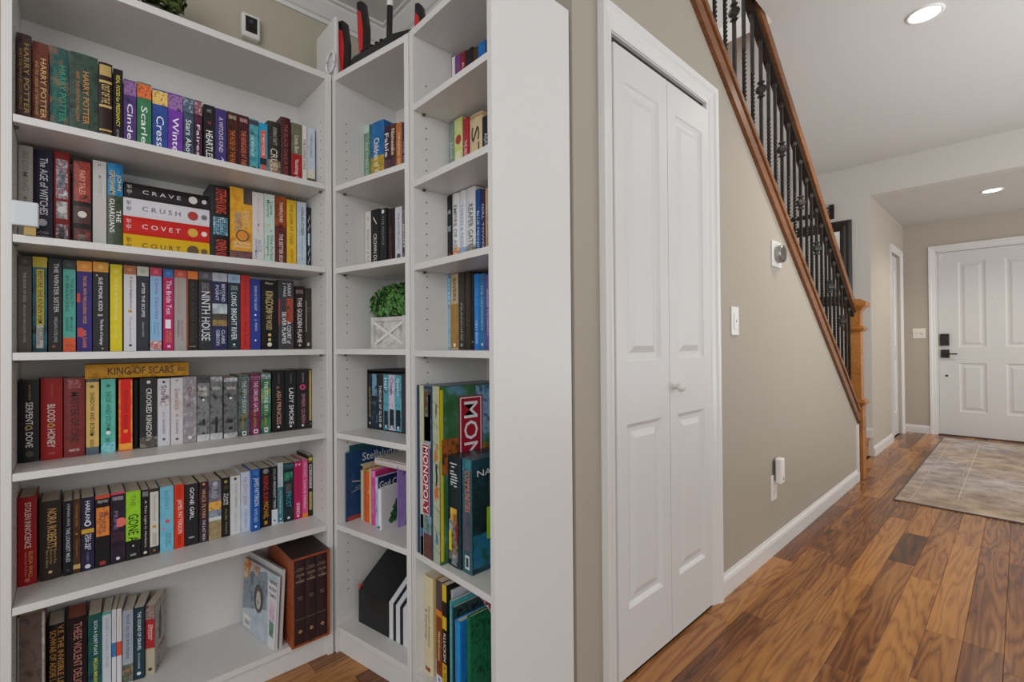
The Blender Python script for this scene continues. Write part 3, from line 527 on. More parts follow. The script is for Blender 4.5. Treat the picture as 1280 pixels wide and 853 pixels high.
 ('LC', -0.6678, 0.0255, 0.2483, 0.135, 0.115, 'p', '2b2b2d', 'charcoal paperback with tall white thin capitals, third book on left bookcase third shelf', [('t', 'THE WINTER SISTER', 0.05, 0.58, 0.4, 0.76, 'e0dedc'), ('t', 'MEGAN COLLINS', 0.63, 0.9, 0.42, 0.68, 'b8b4b0'), ('e', 0.945, 0.4, 0.14, 'b04028')], None, None),
 ('LC', -0.6402, 0.0245, 0.2468, 0.135, 0.115, 'p', '58b0a0', 'seafoam paperback with a black top and an orange foot, fourth on left bookcase third shelf', [('b', 0, 0.1, '20302c'), ('e', 0.05, 0.5, 0.22, '3c5048'), ('t', 'THE BEAUTY', 0.2, 0.52, 0.56, 0.84, '246058'), ('t', 'IN BREAKING', 0.17, 0.56, 0.18, 0.46, '246058'), ('t', 'MICHELE', 0.62, 0.78, 0.56, 0.8, '2c7068'), ('t', 'HARPER', 0.63, 0.78, 0.2, 0.44, '2c7068'), ('b', 0.85, 1, 'e2541c'), ('h', 'BOOK CLUB', 0.92, 0.945, 0.2, 0.8, '802c10')], None, None),
 ('LC', -0.6102, 0.0305, 0.2478, 0.135, 0.115, 'p', '332a74|40307c', 'indigo paperback with orange capitals and red petals, fifth book on left bookcase third shelf', [('b', 0, 0.115, 'e8962c'), ('e', 0.06, 0.5, 0.2, 'f0b050'), ('t', 'THE GIRL WITH THE LOUDING VOICE', 0.16, 0.69, 0.42, 0.64, 'e8a04c'), ('b', 0.36, 0.46, 'd83838', 0.0, 0.22), ('b', 0.74, 0.84, 'd83838', 0.05, 0.42), ('t', 'ABI DARE', 0.76, 0.96, 0.4, 0.64, 'f0803c')], None, None),
 ('LC', -0.5765, 0.0326, 0.2487, 0.135, 0.115, 'p', '2e2c2e', 'charcoal paperback with an orange capped top and star dots, sixth on left bookcase third shelf', [('b', 0, 0.11, 'e09c30'), ('e', 0.055, 0.5, 0.2, 'f0bc60'), ('t', 'SUE MONK KIDD', 0.17, 0.55, 0.36, 0.62, 'ece8e4'), ('b', 0.585, 0.605, 'b0a49c', 0.3, 0.62), ('t', 'The Book of Longings', 0.64, 0.93, 0.42, 0.66, 'f0ece8'), ('e', 0.15, 0.25, 0.06, 'd8c890'), ('e', 0.97, 0.62, 0.07, 'c8b878')], None, None),
 ('LC', -0.5433, 0.0262, 0.2461, 0.135, 0.115, 'p', 'd8c41c|e0cc28', 'plain lemon yellow paperback with a pale title, seventh book on left bookcase third shelf', [('e', 0.08, 0.5, 0.24, 'e4d248'), ('t', 'THE YEAR OF THE CATHEDRAL', 0.15, 0.65, 0.36, 0.6, 'f0e69c'), ('t', 'A NOVEL', 0.7, 0.86, 0.42, 0.58, 'ece090')], None, None),
 ('LC', -0.5126, 0.0274, 0.2464, 0.135, 0.115, 'p', 'd6d4d8', 'white paperback with a brown capped top and small sun, eighth on left bookcase third shelf', [('b', 0, 0.105, 'b06a34'), ('e', 0.05, 0.5, 0.22, 'c8885c'), ('t', 'A Good Neighborhood', 0.13, 0.5, 0.42, 0.68, '44424a'), ('e', 0.535, 0.5, 0.16, 'c88c34'), ('t', 'Therese Anne Fowler', 0.6, 0.9, 0.44, 0.62, '9a98a4'), ('e', 0.935, 0.52, 0.13, '303038')], None, None),
 ('LC', -0.4834, 0.0272, 0.2461, 0.135, 0.115, 'p', '33353c', 'slate paperback with an ivory capped top, ninth book on left bookcase third shelf', [('b', 0, 0.11, 'c8c8b8'), ('e', 0.055, 0.5, 0.22, 'b4b4a4'), ('t', 'AFTER THE ECLIPSE', 0.19, 0.6, 0.4, 0.66, 'e8e6e4'), ('t', 'SARAH PERRY', 0.66, 0.84, 0.42, 0.6, 'a8a8ac')], None, None),
 ('LC', -0.4527, 0.0273, 0.2462, 0.135, 0.115, 'p', '8fb8d8', 'sky blue paperback with a crimson top and violet script, tenth on left bookcase third shelf', [('b', 0, 0.1, 'c83450'), ('e', 0.05, 0.5, 0.24, 'dc5c70'), ('t', 'Little Secrets', 0.14, 0.62, 0.4, 0.74, '8c78b8'), ('t', 'Jennifer', 0.66, 0.84, 0.55, 0.78, '6c8cb4'), ('t', 'Hillier', 0.66, 0.82, 0.28, 0.5, '6c8cb4'), ('b', 0.88, 0.99, 'dce4e4|b84438|e8ecec')], None, None),
 ('LC', -0.4228, 0.025, 0.2451, 0.135, 0.115, 'p', 'b41c5c|c02464', 'magenta paperback with a blue capped top and white script, eleventh on left bookcase third shelf', [('b', 0, 0.105, '2f6ab0'), ('e', 0.05, 0.5, 0.24, '5088c4'), ('t', 'The Bride Test', 0.14, 0.56, 0.3, 0.8, 'f0dce4'), ('b', 0.62, 0.73, 'ece8ea', 0.2, 0.74), ('t', 'HELEN', 0.76, 0.9, 0.56, 0.8, 'ec8c3c'), ('t', 'HOANG', 0.76, 0.9, 0.26, 0.5, 'ec8c3c'), ('b', 0.935, 0.965, 'e8c0d0', 0.4, 0.7)], None, None),
 ('LC', -0.3923, 0.0314, 0.2453, 0.135, 0.115, 'p', 'a8a29e', 'grey paperback with a coral top and faint orange title, twelfth on left bookcase third shelf', [('b', 0, 0.095, 'c84c38'), ('e', 0.05, 0.5, 0.24, 'd8705c'), ('t', 'SPECTACULAR', 0.12, 0.54, 0.2, 0.45, 'c88a68'), ('t', 'AS BRIGHT', 0.62, 0.88, 0.52, 0.7, 'b4706c'), ('t', 'KENDALL', 0.62, 0.85, 0.24, 0.4, '5c5450'), ('b', 0, 1, 'c8582c', 0.96, 1)], None, None),
 ('LC', -0.3617, 0.0273, 0.245, 0.135, 0.115, 'p', '221f1c', 'black paperback with a plain orange top and orange edge, thirteenth on left bookcase third shelf', [('b', 0, 0.1, 'e87c18'), ('t', 'BLACK FOREST HOUSE', 0.14, 0.9, 0.36, 0.64, '3c3834'), ('b', 0, 1, 'a8501c', 0, 0.06), ('h', 'NOVEL', 0.945, 0.96, 0.2, 0.8, 'c8b8a0')], None, None),
 ('LC', -0.3275, 0.0363, 0.2463, 0.135, 0.115, 'p', '302e32', 'dark grey paperback with huge condensed white capitals, fourteenth book on left bookcase third shelf', [('b', 0, 0.1, '58525c'), ('e', 0.05, 0.5, 0.22, '78727c'), ('t', 'LEIGH BARDUGO', 0.14, 0.24, 0.2, 0.76, '98949a'), ('t', 'NINTH HOUSE', 0.25, 0.88, 0.2, 0.84, 'e4e2e6'), ('e', 0.94, 0.5, 0.16, '141416')], None, None),
 ('LC', -0.2884, 0.0407, 0.2466, 0.135, 0.115, 'p', '2c2a58', 'navy paperback with a landscape photo across its middle, fifteenth book on left bookcase third shelf', [('b', 0, 0.11, 'bcc0cc'), ('e', 0.055, 0.5, 0.2, 'a8acb8'), ('t', 'BEYOND', 0.14, 0.37, 0.62, 0.86, 'dcdcec'), ('t', 'THE', 0.22, 0.28, 0.46, 0.58, 'a8a8c4'), ('t', 'POINT', 0.16, 0.36, 0.2, 0.42, 'dcdcec'), ('b', 0.4, 0.53, 'ccd4d8|98a4ac'), ('b', 0.53, 0.61, '30241c|584438'), ('b', 0.61, 0.69, 'b08c48|6c5428'), ('t', 'CLAIRE', 0.74, 0.92, 0.6, 0.84, 'd4d4e4'), ('t', 'GIBSON', 0.74, 0.94, 0.24, 0.48, 'd4d4e4')], None, None),
 ('LC', -0.2484, 0.035, 0.2456, 0.135, 0.115, 'p', '1a2a34|20323c', 'dark teal paperback with pale blue top and capitals, sixteenth book on left bookcase third shelf', [('b', 0, 0.11, 'a0bcd8'), ('e', 0.055, 0.5, 0.22, '88a8c8'), ('h', 'LIZ MOORE', 0.15, 0.21, 0.25, 0.8, 'b8c4cc'), ('t', 'LONG BRIGHT RIVER', 0.24, 0.87, 0.28, 0.72, 'eceef0'), ('e', 0.93, 0.5, 0.1, 'e0e4e8'), ('h', 'NOVEL', 0.955, 0.97, 0.3, 0.7, '8c98a0')], None, None),
 ('LC', -0.2156, 0.0271, 0.246, 0.135, 0.115, 'p', 'cc2a24', 'bright red paperback with dark lettering, seventeenth book on left bookcase third shelf', [('t', 'RUTH WARE', 0.06, 0.42, 0.35, 0.65, '6a1010'), ('t', 'IN A DARK', 0.46, 0.58, 0.35, 0.62, '8c1814'), ('t', 'The Turn', 0.62, 0.95, 0.36, 0.66, '5c0c0c')], None, None),
 ('LC', -0.1852, 0.0308, 0.2364, 0.135, 0.115, 'p', '2c3c90', 'cobalt blue paperback with small white title, eighteenth book on left bookcase third shelf', [('t', 'EMMA IN THE NIGHT', 0.1, 0.45, 0.4, 0.66, 'c8d0e8'), ('e', 0.51, 0.5, 0.1, 'f0f0f4'), ('t', 'J. REID', 0.57, 0.74, 0.4, 0.66, 'c8d0e8'), ('e', 0.87, 0.5, 0.1, 'e8ecf4')], None, None),
 ('LC', -0.1414, 0.0515, 0.2365, 0.135, 0.115, 'p', '171416', 'wide black paperback with gold ornamental script, nineteenth book on left bookcase third shelf', [('h', 'Meyer', 0.03, 0.07, 0.25, 0.75, 'd8d0c0'), ('t', 'KINGDOM', 0.16, 0.46, 0.26, 0.72, 'd4bc80'), ('t', 'OF THE WICKED', 0.44, 0.72, 0.3, 0.64, 'd4bc80'), ('e', 0.79, 0.5, 0.1, 'e0c070'), ('e', 0.86, 0.5, 0.1, 'e0c070'), ('e', 0.93, 0.5, 0.14, 'ece4d4')], None, None),
 ('LC', -0.0881, 0.0512, 0.2412, 0.135, 0.115, 'p', '4a4a4c|3c3c40', 'wide grey paperback with a red smudge and white capitals, twentieth on left bookcase third shelf', [('t', 'SARAH', 0.04, 0.22, 0.6, 0.82, 'e4e4e4'), ('t', 'J. MAAS', 0.04, 0.24, 0.28, 0.5, 'e4e4e4'), ('b', 0.26, 0.62, '8c3020|b84c30|4a3a38', 0.52, 0.95), ('b', 0.28, 0.66, 'b83c34', 0.02, 0.1), ('t', 'A COURT of', 0.6, 0.92, 0.56, 0.82, 'f0f0f0'), ('t', 'SILVER FLAMES', 0.46, 0.92, 0.24, 0.5, 'f0f0f0')], None, None),
 ('LC', -0.0425, 0.0333, 0.2236, 0.135, 0.115, 'p', '2a1618', 'short maroon black paperback with white capitals, twenty-first book on left bookcase third shelf', [('h', 'EMILY VICTORIA', 0.06, 0.12, 0.15, 0.85, 'c0b0b0'), ('t', 'THIS GOLDEN FLAME', 0.18, 0.9, 0.28, 0.72, 'ece4e4'), ('e', 0.94, 0.5, 0.12, 'c8b8b8')], None, None),
 ('LC', -0.0125, 0.0228, 0.219, 0.135, 0.115, 'p', '38342c', 'short dark olive paperback with thin white lines, twenty-second book on left bookcase third shelf', [('b', 0.2, 0.72, 'd4d0c4', 0.1, 0.13), ('b', 0.22, 0.72, 'd4d0c4', 0.22, 0.25), ('h', 'THE ASH', 0.32, 0.34, 0.4, 0.8, '8c8068'), ('h', 'FIELDS', 0.37, 0.39, 0.4, 0.8, '8c8068'), ('b', 0.9, 0.95, 'd8d0bc', 0.36, 0.64)], None, None),
 ('LD', -0.717, 0.0383, 0.2124, 0.135, 0.115, 'h', '181616', 'extra wide black hardcover with white capitals and gold scroll, first on left bookcase fourth shelf', [('t', 'MAHURIN', 0.06, 0.24, 0.5, 0.6, 'a88c48'), ('t', 'SERPENT & DOVE', 0.27, 0.82, 0.36, 0.7, 'eceae6'), ('e', 0.58, 0.5, 0.17, 'b89444'), ('e', 0.58, 0.5, 0.1, '181616'), ('e', 0.9, 0.55, 0.2, '4a4026')], None, None),
 ('LD', -0.6743, 0.0415, 0.2147, 0.135, 0.115, 'h', 'a01c1a', 'extra wide scarlet hardcover with white capitals and gold scroll, second on left bookcase fourth shelf', [('t', 'MAHURIN', 0.06, 0.22, 0.46, 0.56, 'c8504a'), ('t', 'BLOOD & HONEY', 0.32, 0.85, 0.3, 0.66, 'ece2dc'), ('e', 0.58, 0.46, 0.15, 'c8983c'), ('e', 0.58, 0.46, 0.09, 'a01c1a'), ('h', 'HARPER', 0.91, 0.935, 0.35, 0.65, 'd07068')], None, None),
 ('LD', -0.6304, 0.0411, 0.2135, 0.135, 0.115, 'h', '7c2a2a|8c3232', 'extra wide brick red hardcover with black condensed capitals, third book on left bookcase fourth shelf', [('b', 0.02, 0.13, 'b06060|7c2a2a|c88080', 0.2, 0.8), ('t', 'MASTER OF ONE', 0.18, 0.82, 0.32, 0.72, '160c0e'), ('h', 'HARPER TEEN', 0.9, 0.93, 0.25, 0.75, 'e8d8d4')], None, None),
 ('LD', -0.5936, 0.0264, 0.2082, 0.135, 0.115, 'p', 'd4ac5c|ddb868', 'tan yellow paperback with dark torn edges, fourth book on left bookcase fourth shelf', [('b', 0.9, 1, '46525e|5c6874'), ('b', 0, 0.04, '46525e|303840'), ('e', 0.1, 0.45, 0.17, '6c5a38'), ('t', 'SHADOW AND BONE', 0.18, 0.72, 0.3, 0.66, '4a4038'), ('e', 0.735, 0.45, 0.15, '30302c'), ('t', 'BARDUGO', 0.8, 0.9, 0.3, 0.6, '7c6844')], None, None),
 ('LD', -0.5606, 0.0308, 0.2064, 0.135, 0.115, 'p', '4fae9c|68bcac', 'turquoise paperback with white flecks along its foot, fifth book on left bookcase fourth shelf', [('e', 0.09, 0.5, 0.15, '2c6c60'), ('t', 'SIEGE AND STORM', 0.17, 0.7, 0.34, 0.68, '245c54'), ('e', 0.73, 0.5, 0.17, 'e4ece4'), ('t', 'BARDUGO', 0.8, 0.88, 0.3, 0.62, '246058'), ('b', 0.86, 1, '3c98b0|8cd0d4|2c7c94')], None, None),
 ('LD', -0.5229, 0.0304, 0.2043, 0.135, 0.115, 'p', 'dd1c10', 'scarlet paperback with orange flame edges and a sun dot, sixth on left bookcase fourth shelf', [('b', 0.02, 0.98, 'e89a30|d84a18', 0, 0.14), ('b', 0.02, 0.98, 'e8a030|d84a18', 0.88, 1), ('t', 'RUIN AND RISING', 0.16, 0.7, 0.36, 0.66, '8c100c'), ('e', 0.73, 0.5, 0.17, 'f0862c'), ('b', 0.9, 0.99, 'e8902c|f0b040')], None, None),
 ('LD', -0.4977, 0.0132, 0.2013, 0.15, 0.115, 'h', '0d0c0d', 'plain black paperback pushed deeper than its neighbours, seventh book on left bookcase fourth shelf', [], None, None),
 ('LD', -0.4704, 0.0403, 0.2028, 0.135, 0.115, 'p', '2c2a2c', 'charcoal paperback with a skyline along its foot, eighth book on left bookcase fourth shelf', [('e', 0.05, 0.5, 0.12, 'd8d4d0'), ('t', 'CROOKED KINGDOM', 0.14, 0.88, 0.36, 0.68, 'e4e0dc'), ('b', 0.84, 0.99, 'a89c88|3c3834|6c6458')], None, None),
 ('LD', -0.4343, 0.0299, 0.2008, 0.135, 0.115, 'p', 'cfced4', 'white paperback with a dark rose sketch at its top, ninth on left bookcase fourth shelf', [('e', 0.05, 0.5, 0.12, '3c3438'), ('b', 0.12, 0.42, 'b8b0b4|d8d4d8|8c7478', 0.15, 0.95), ('t', 'Scarlet', 0.1, 0.36, 0.28, 0.72, '5c3c40'), ('t', 'A.C. GAUGHEN', 0.5, 0.82, 0.4, 0.6, '787480'), ('e', 0.9, 0.5, 0.12, '50505a')], None, None),
 ('LD', -0.4021, 0.0303, 0.2017, 0.135, 0.115, 'p', 'd0cccd', 'white paperback with pink brown swirling script, tenth book on left bookcase fourth shelf', [('e', 0.04, 0.5, 0.12, '8ca08c'), ('b', 0.3, 0.6, 'c8b8b4|d4d0d0', 0.1, 0.9), ('t', 'Gravemaidens', 0.16, 0.48, 0.32, 0.74, '94706c'), ('t', 'K. COON', 0.55, 0.84, 0.4, 0.62, '6c6870'), ('e', 0.92, 0.5, 0.12, '5c5c60')], None, None),
 ('LD', -0.3691, 0.0338, 0.2033, 0.135, 0.115, 'p', 'b0a8ae|8c8488|c8c4c8', 'misty lilac grey paperback with plum script, eleventh book on left bookcase fourth shelf', [('t', 'Dating', 0.16, 0.46, 0.24, 0.66, '7c4450'), ('t', 'THE NOVEL', 0.55, 0.8, 0.42, 0.6, '908c98'), ('e', 0.92, 0.5, 0.16, 'e0dce0')], None, None),
 ('LD', -0.334, 0.0331, 0.2015, 0.135, 0.115, 'p', '38383a|88888a|1c1c1e', 'stormy black and white photo paperback with one standing figure, twelfth on left bookcase fourth shelf', [('b', 0.0, 0.1, '202022|4a4a4c'), ('b', 0.14, 0.3, '303032|c0bdb8', 0.12, 0.8), ('h', 'THE RULES', 0.17, 0.21, 0.15, 0.8, 'e8e4dc'), ('t', 'II', 0.66, 0.96, 0.42, 0.62, '161618'), ('e', 0.36, 0.5, 0.1, 'f0f0f0'), ('b', 0.9, 1, 'e4e4e4|a8a8a8')], None, None),
 ('LD', -0.2987, 0.0342, 0.1997, 0.135, 0.115, 'p', '323234|7c7c7e|18181a', 'stormy black and white photo paperback with a walking figure, thirteenth on left bookcase fourth shelf', [('b', 0.0, 0.08, 'c8c8c8|58585a'), ('h', 'THE REIGN', 0.16, 0.21, 0.15, 0.8, 'e8e4dc'), ('t', 'I', 0.64, 0.98, 0.4, 0.6, '121214'), ('b', 0.9, 1, 'dcdcdc|9c9c9c')], None, None),
 ('LD', -0.2587, 0.0386, 0.1976, 0.135, 0.115, 'p', '2c2c2e|747476|141416', 'stormy black and white photo paperback with crouching figures, fourteenth book on left bookcase fourth shelf', [('b', 0.02, 0.08, 'dcdcdc|8c8c8c'), ('h', 'THE RAGE', 0.16, 0.21, 0.15, 0.85, 'e8e4dc'), ('e', 0.35, 0.5, 0.1, 'f0f0f0'), ('t', 'III', 0.7, 0.98, 0.35, 0.65, '161618'), ('b', 0.92, 1, 'dcdcdc|6c6c6c')], None, None),
 ('LD', -0.2206, 0.033, 0.202, 0.135, 0.115, 'p', '2c3430|5c6c6c|3c3a1c', 'grey green paperback with gold author name, fifteenth book on left bookcase fourth shelf', [('b', 0.04, 0.1, '7c9088|2c3430'), ('t', 'THE FIFTH SEASON', 0.1, 0.62, 0.36, 0.74, 'ccd0c8'), ('t', 'N.K.', 0.62, 0.72, 0.55, 0.8, 'c09428'), ('t', 'JEMISIN', 0.65, 0.88, 0.22, 0.5, 'c09428'), ('b', 0.92, 0.99, 'dcdcd8', 0.36, 0.72), ('e', 0.955, 0.54, 0.1, '202020')], None, None),
 ('LD', -0.1865, 0.0315, 0.204, 0.135, 0.115, 'p', '5c1c3c|7c2c54|3c1424', 'burgundy paperback with gold author name and a pink square, sixteenth on left bookcase fourth shelf', [('b', 0.04, 0.1, 'a06c84|5c1c3c'), ('t', 'THE OBELISK GATE', 0.12, 0.62, 0.36, 0.76, 'e4d0d8'), ('t', 'N.K. JEMISIN', 0.62, 0.88, 0.25, 0.6, 'c89030'), ('b', 0.91, 0.98, 'ecc4d4', 0.34, 0.76), ('e', 0.945, 0.55, 0.1, '30141c')], None, None),
 ('LD', -0.1537, 0.0303, 0.2048, 0.135, 0.115, 'p', '1c3c44|3c7c5c|6c7c24', 'teal and lime paperback with a silver cross top, seventeenth book on left bookcase fourth shelf', [('b', 0.02, 0.1, 'c0ccd0|30444c'), ('b', 0.26, 0.5, '2c8c8c|94a42c'), ('t', 'THE STONE SKY', 0.14, 0.64, 0.34, 0.72, 'e8ece8'), ('t', 'N.K. JEMISIN', 0.64, 0.88, 0.25, 0.6, 'c8a430'), ('b', 0.9, 0.98, 'd4d8d4', 0.32, 0.72), ('e', 0.94, 0.52, 0.1, '1c2824')], None, None),
 ('LD', -0.1139, 0.0393, 0.2125, 0.135, 0.115, 'p', '201e20', 'black paperback with rose gold capitals, eighteenth book on left bookcase fourth shelf', [('t', 'LAURA SEBASTIAN', 0.06, 0.22, 0.46, 0.6, '787070'), ('e', 0.28, 0.45, 0.14, '7c5c54'), ('t', 'ASH PRINCESS', 0.33, 0.88, 0.36, 0.72, 'd09c88'), ('e', 0.92, 0.5, 0.1, 'e8e4e0')], None, None),
 ('LD', -0.0738, 0.037, 0.2118, 0.135, 0.115, 'p', '232224', 'black paperback with silver white capitals, nineteenth book on left bookcase fourth shelf', [('t', 'LAURA SEBASTIAN', 0.06, 0.22, 0.46, 0.6, '787878'), ('t', 'LADY SMOKE', 0.3, 0.9, 0.36, 0.76, 'e8e8ea'), ('e', 0.93, 0.5, 0.1, 'e8e4e0')], None, None),
 ('LD', -0.0329, 0.0407, 0.213, 0.135, 0.115, 'p', '242224', 'black paperback with a pink crown emblem, twentieth book on left bookcase fourth shelf', [('t', 'LAURA SEBASTIAN', 0.06, 0.22, 0.46, 0.6, 'a49c9c'), ('e', 0.3, 0.5, 0.25, 'd83c6c'), ('e', 0.3, 0.5, 0.12, '58142c'), ('t', 'EMBER QUEEN', 0.42, 0.9, 0.36, 0.7, 'c87484'), ('e', 0.94, 0.5, 0.1, 'e8e4e0')], None, None),
 ('LD', -0.0066, 0.0109, 0.2117, 0.135, 0.115, 'p', '2c2820', 'thin black paperback with an old gold panel, twenty-first book on left bookcase fourth shelf', [('b', 0.02, 0.87, 'a88c50|b89c60', 0.14, 0.86), ('t', 'BENEATH THE CITADEL', 0.08, 0.55, 0.35, 0.65, 'cdb474'), ('e', 0.93, 0.5, 0.14, 'd8d4c8')], None, None),
 ('LE', -0.719, 0.0344, 0.2256, 0.13, 0.12, 'h', 'a01418', 'thick cherry red hardcover with white and gold capitals, first book on left bookcase fifth shelf', [('t', 'STOLEN INNOCENCE', 0.06, 0.58, 0.36, 0.7, 'f0dcd4'), ('t', 'ELISSA WALL', 0.62, 0.92, 0.58, 0.78, 'd8a45c'), ('t', 'with Lisa Pulitzer', 0.62, 0.9, 0.36, 0.5, 'd07868'), ('e', 0.94, 0.5, 0.14, 'cc6860')], None, None),
 ('LE', -0.6767, 0.0414, 0.206, 0.13, 0.12, 'h', '2e241c', 'extra thick dark brown hardcover with gold lettering, second book on left bookcase fifth shelf', [('t', 'NORA ROBERTS', 0.1, 0.6, 0.36, 0.78, 'd0a45c'), ('t', 'Born in Fire', 0.62, 0.8, 0.66, 0.78, 'b89460'), ('t', 'Born in Ice', 0.62, 0.8, 0.48, 0.6, 'b89460'), ('t', 'Born in Shame', 0.62, 0.84, 0.3, 0.42, 'b89460'), ('e', 0.9, 0.5, 0.09, 'e0c080')], None, None),
 ('LE', -0.643, 0.0187, 0.1986, 0.13, 0.12, 'p', '18181c', 'thin black paperback with white block capitals, third book on left bookcase fifth shelf', [('t', 'STEPHEN KING', 0.04, 0.34, 0.4, 0.7, 'c0c4d0'), ('t', 'THE LONGEST MILES', 0.36, 0.82, 0.3, 0.72, 'd0d8e4'), ('e', 0.93, 0.5, 0.14, '50505c')], None, None),
 ('LE', -0.6256, 0.0143, 0.2002, 0.13, 0.12, 'p', '3c2414|5a3820', 'thin brown paperback with a gold foot band, fourth book on left bookcase fifth shelf', [('t', 'THE HOBBIT TRAIL', 0.08, 0.38, 0.35, 0.65, 'a87c44'), ('e', 0.47, 0.5, 0.16, 'b88c4c'), ('t', 'TOLDEN', 0.55, 0.78, 0.4, 0.62, 'a87c44'), ('b', 0.88, 0.94, 'c8a468')], None, None),
 ('LE', -0.6036, 0.0266, 0.1995, 0.13, 0.12, 'p', '1e1c30|2c2a48', 'navy black paperback with a golden clasp, fifth book on left bookcase fifth shelf', [('t', 'HARLAN', 0.05, 0.32, 0.32, 0.68, 'e4e4ec'), ('e', 0.36, 0.5, 0.26, 'e8e8f0'), ('e', 0.36, 0.5, 0.16, '1e1c30'), ('b', 0.43, 0.49, 'd0a434', 0.02, 0.98), ('t', 'TELL NO', 0.5, 0.72, 0.52, 0.76, 'e0e0ec'), ('t', 'ONE', 0.5, 0.7, 0.28, 0.5, 'e0e0ec'), ('t', 'COBEN', 0.74, 0.88, 0.4, 0.6, '6c6c98'), ('e', 0.94, 0.5, 0.22, 'd8d8dc')], None, None),
 ('LE', -0.5728, 0.0305, 0.1992, 0.13, 0.12, 'p', '1a181a', 'black paperback with a glowing orange moon, sixth book on left bookcase fifth shelf', [('b', 0, 0.05, 'd04c34'), ('h', 'A THRILLER OF THE NIGHT', 0.07, 0.11, 0.12, 0.88, 'd8d4d0'), ('b', 0.17, 0.57, 'd87024|e88c38|a84818', 0.06, 0.96), ('t', 'BONES', 0.24, 0.52, 0.26, 0.7, '5c4c4c'), ('b', 0.92, 0.97, 'a82c30', 0.3, 0.7)], None, None),
 ('LE', -0.5401, 0.0309, 0.1996, 0.13, 0.12, 'p', '20181e|38283c', 'black and plum paperback with a pink moon, seventh book on left bookcase fifth shelf', [('b', 0, 0.03, 'd83c58'), ('h', 'THE NEW BESTSELLER', 0.06, 0.11, 0.12, 0.88, 'd8d4d8'), ('e', 0.43, 0.7, 0.42, 'e87068'), ('t', 'PRIME', 0.26, 0.52, 0.2, 0.5, '8c7094'), ('b', 0.56, 0.7, '4c2038|20181e', 0.05, 0.95), ('e', 0.93, 0.5, 0.14, 'e0dce0')], None, None),
 ('LE', -0.5064, 0.0331, 0.1959, 0.13, 0.12, 'p', '1c1c1c', 'black paperback with a lime green upper half, eighth book on left bookcase fifth shelf', [('b', 0, 0.72, '8cc820|9cd42c'), ('t', 'THE', 0.06, 0.22, 0.34, 0.66, '5c8814'), ('t', 'GONE A', 0.34, 0.74, 0.16, 0.86, '101410'), ('e', 0.8, 0.5, 0.07, 'd8d8d8'), ('h', 'HARPER', 0.915, 0.945, 0.3, 0.7, 'd8d8d8')], None, None),
 ('LE', -0.4789, 0.0185, 0.1932, 0.13, 0.12, 'p', '1c1a1a', 'thin black paperback with cream script, ninth book on left bookcase fifth shelf', [('b', 0.02, 0.1, '4c4c50|8c8c90', 0.15, 0.85), ('t', 'A Thin Light in Harbors', 0.16, 0.86, 0.34, 0.7, 'd8d0c4'), ('e', 0.94, 0.5, 0.22, 'd8d4cc')], None, None),
 ('LE', -0.4579, 0.0201, 0.1934, 0.13, 0.12, 'p', 'd4d0c4', 'cream paperback with a black foot and amber figure, tenth book on left bookcase fifth shelf', [('b', 0, 0.05, '30201c'), ('t', 'The Immortal Secretary', 0.1, 0.5, 0.36, 0.66, '98948c'), ('e', 0.58, 0.5, 0.22, 'c89434'), ('b', 0.68, 0.86, 'b8b4ac', 0.3, 0.74), ('b', 0.88, 1, '242022'), ('e', 0.94, 0.5, 0.12, 'd87c3c')], None, None),
 ('LE', -0.4277, 0.0325, 0.193, 0.13, 0.12, 'p', '6cb4cc|84c4d8', 'light blue paperback with pink blossoms, eleventh book on left bookcase fifth shelf', [('t', 'WHITNEY', 0.06, 0.36, 0.3, 0.6, '4c94b4'), ('e', 0.54, 0.54, 0.18, 'd05c74'), ('e', 0.64, 0.2, 0.12, 'd884a0'), ('t', 'THE KEY', 0.72, 0.92, 0.62, 0.82, '3c8494'), ('t', 'TO YOU', 0.72, 0.92, 0.38, 0.56, '3c8494')], None, None),
 ('LE', -0.3974, 0.0247, 0.1926, 0.13, 0.12, 'p', 'd8381c', 'orange red paperback with tall white capitals, twelfth book on left bookcase fifth shelf', [('t', '1st to Die', 0.04, 0.2, 0.35, 0.66, 'a01c0c'), ('t', 'JAMES PATTERSON', 0.24, 0.77, 0.24, 0.82, 'f4dcd4'), ('t', 'ALEX CROSS', 0.8, 0.95, 0.35, 0.65, '6c140c')], None, None),
 ('LE', -0.3661, 0.0345, 0.1875, 0.13, 0.12, 'p', '252528', 'wide black paperback with white spaced capitals, thirteenth book on left bookcase fifth shelf', [('t', 'GONE GIRL', 0.06, 0.58, 0.38, 0.68, 'f0eeee'), ('b', 0.86, 0.885, 'a8a8a8', 0.3, 0.7)], None, None),
 ('LE', -0.3342, 0.0236, 0.1875, 0.13, 0.12, 'p', '2c1c22|4a2c30', 'dark aubergine paperback with tan capitals, fourteenth book on left bookcase fifth shelf', [('e', 0.04, 0.5, 0.15, 'd8a468'), ('t', 'VINCE FLYNN', 0.12, 0.6, 0.3, 0.7, 'd4a480'), ('t', 'THE LAST MAN', 0.63, 0.97, 0.34, 0.68, 'd0ccd8')], None, None),
 ('LE', -0.3041, 0.0339, 0.1858, 0.13, 0.12, 'p', '4c4a54|8c8490', 'photo paperback with a sunset strip and a sandy foot, fifteenth on left bookcase fifth shelf', [('e', 0.06, 0.5, 0.2, 'b8bcc0'), ('t', 'ISLAND', 0.1, 0.3, 0.25, 0.7, 'b0b8c0'), ('b', 0.36, 0.5, 'd88c34|f0b858|8c4c28'), ('b', 0.5, 0.62, '5c6c80|a8b0b8'), ('b', 0.62, 0.68, 'd0d4d4'), ('b', 0.68, 1, 'b09c74|8c7854')], None, None),
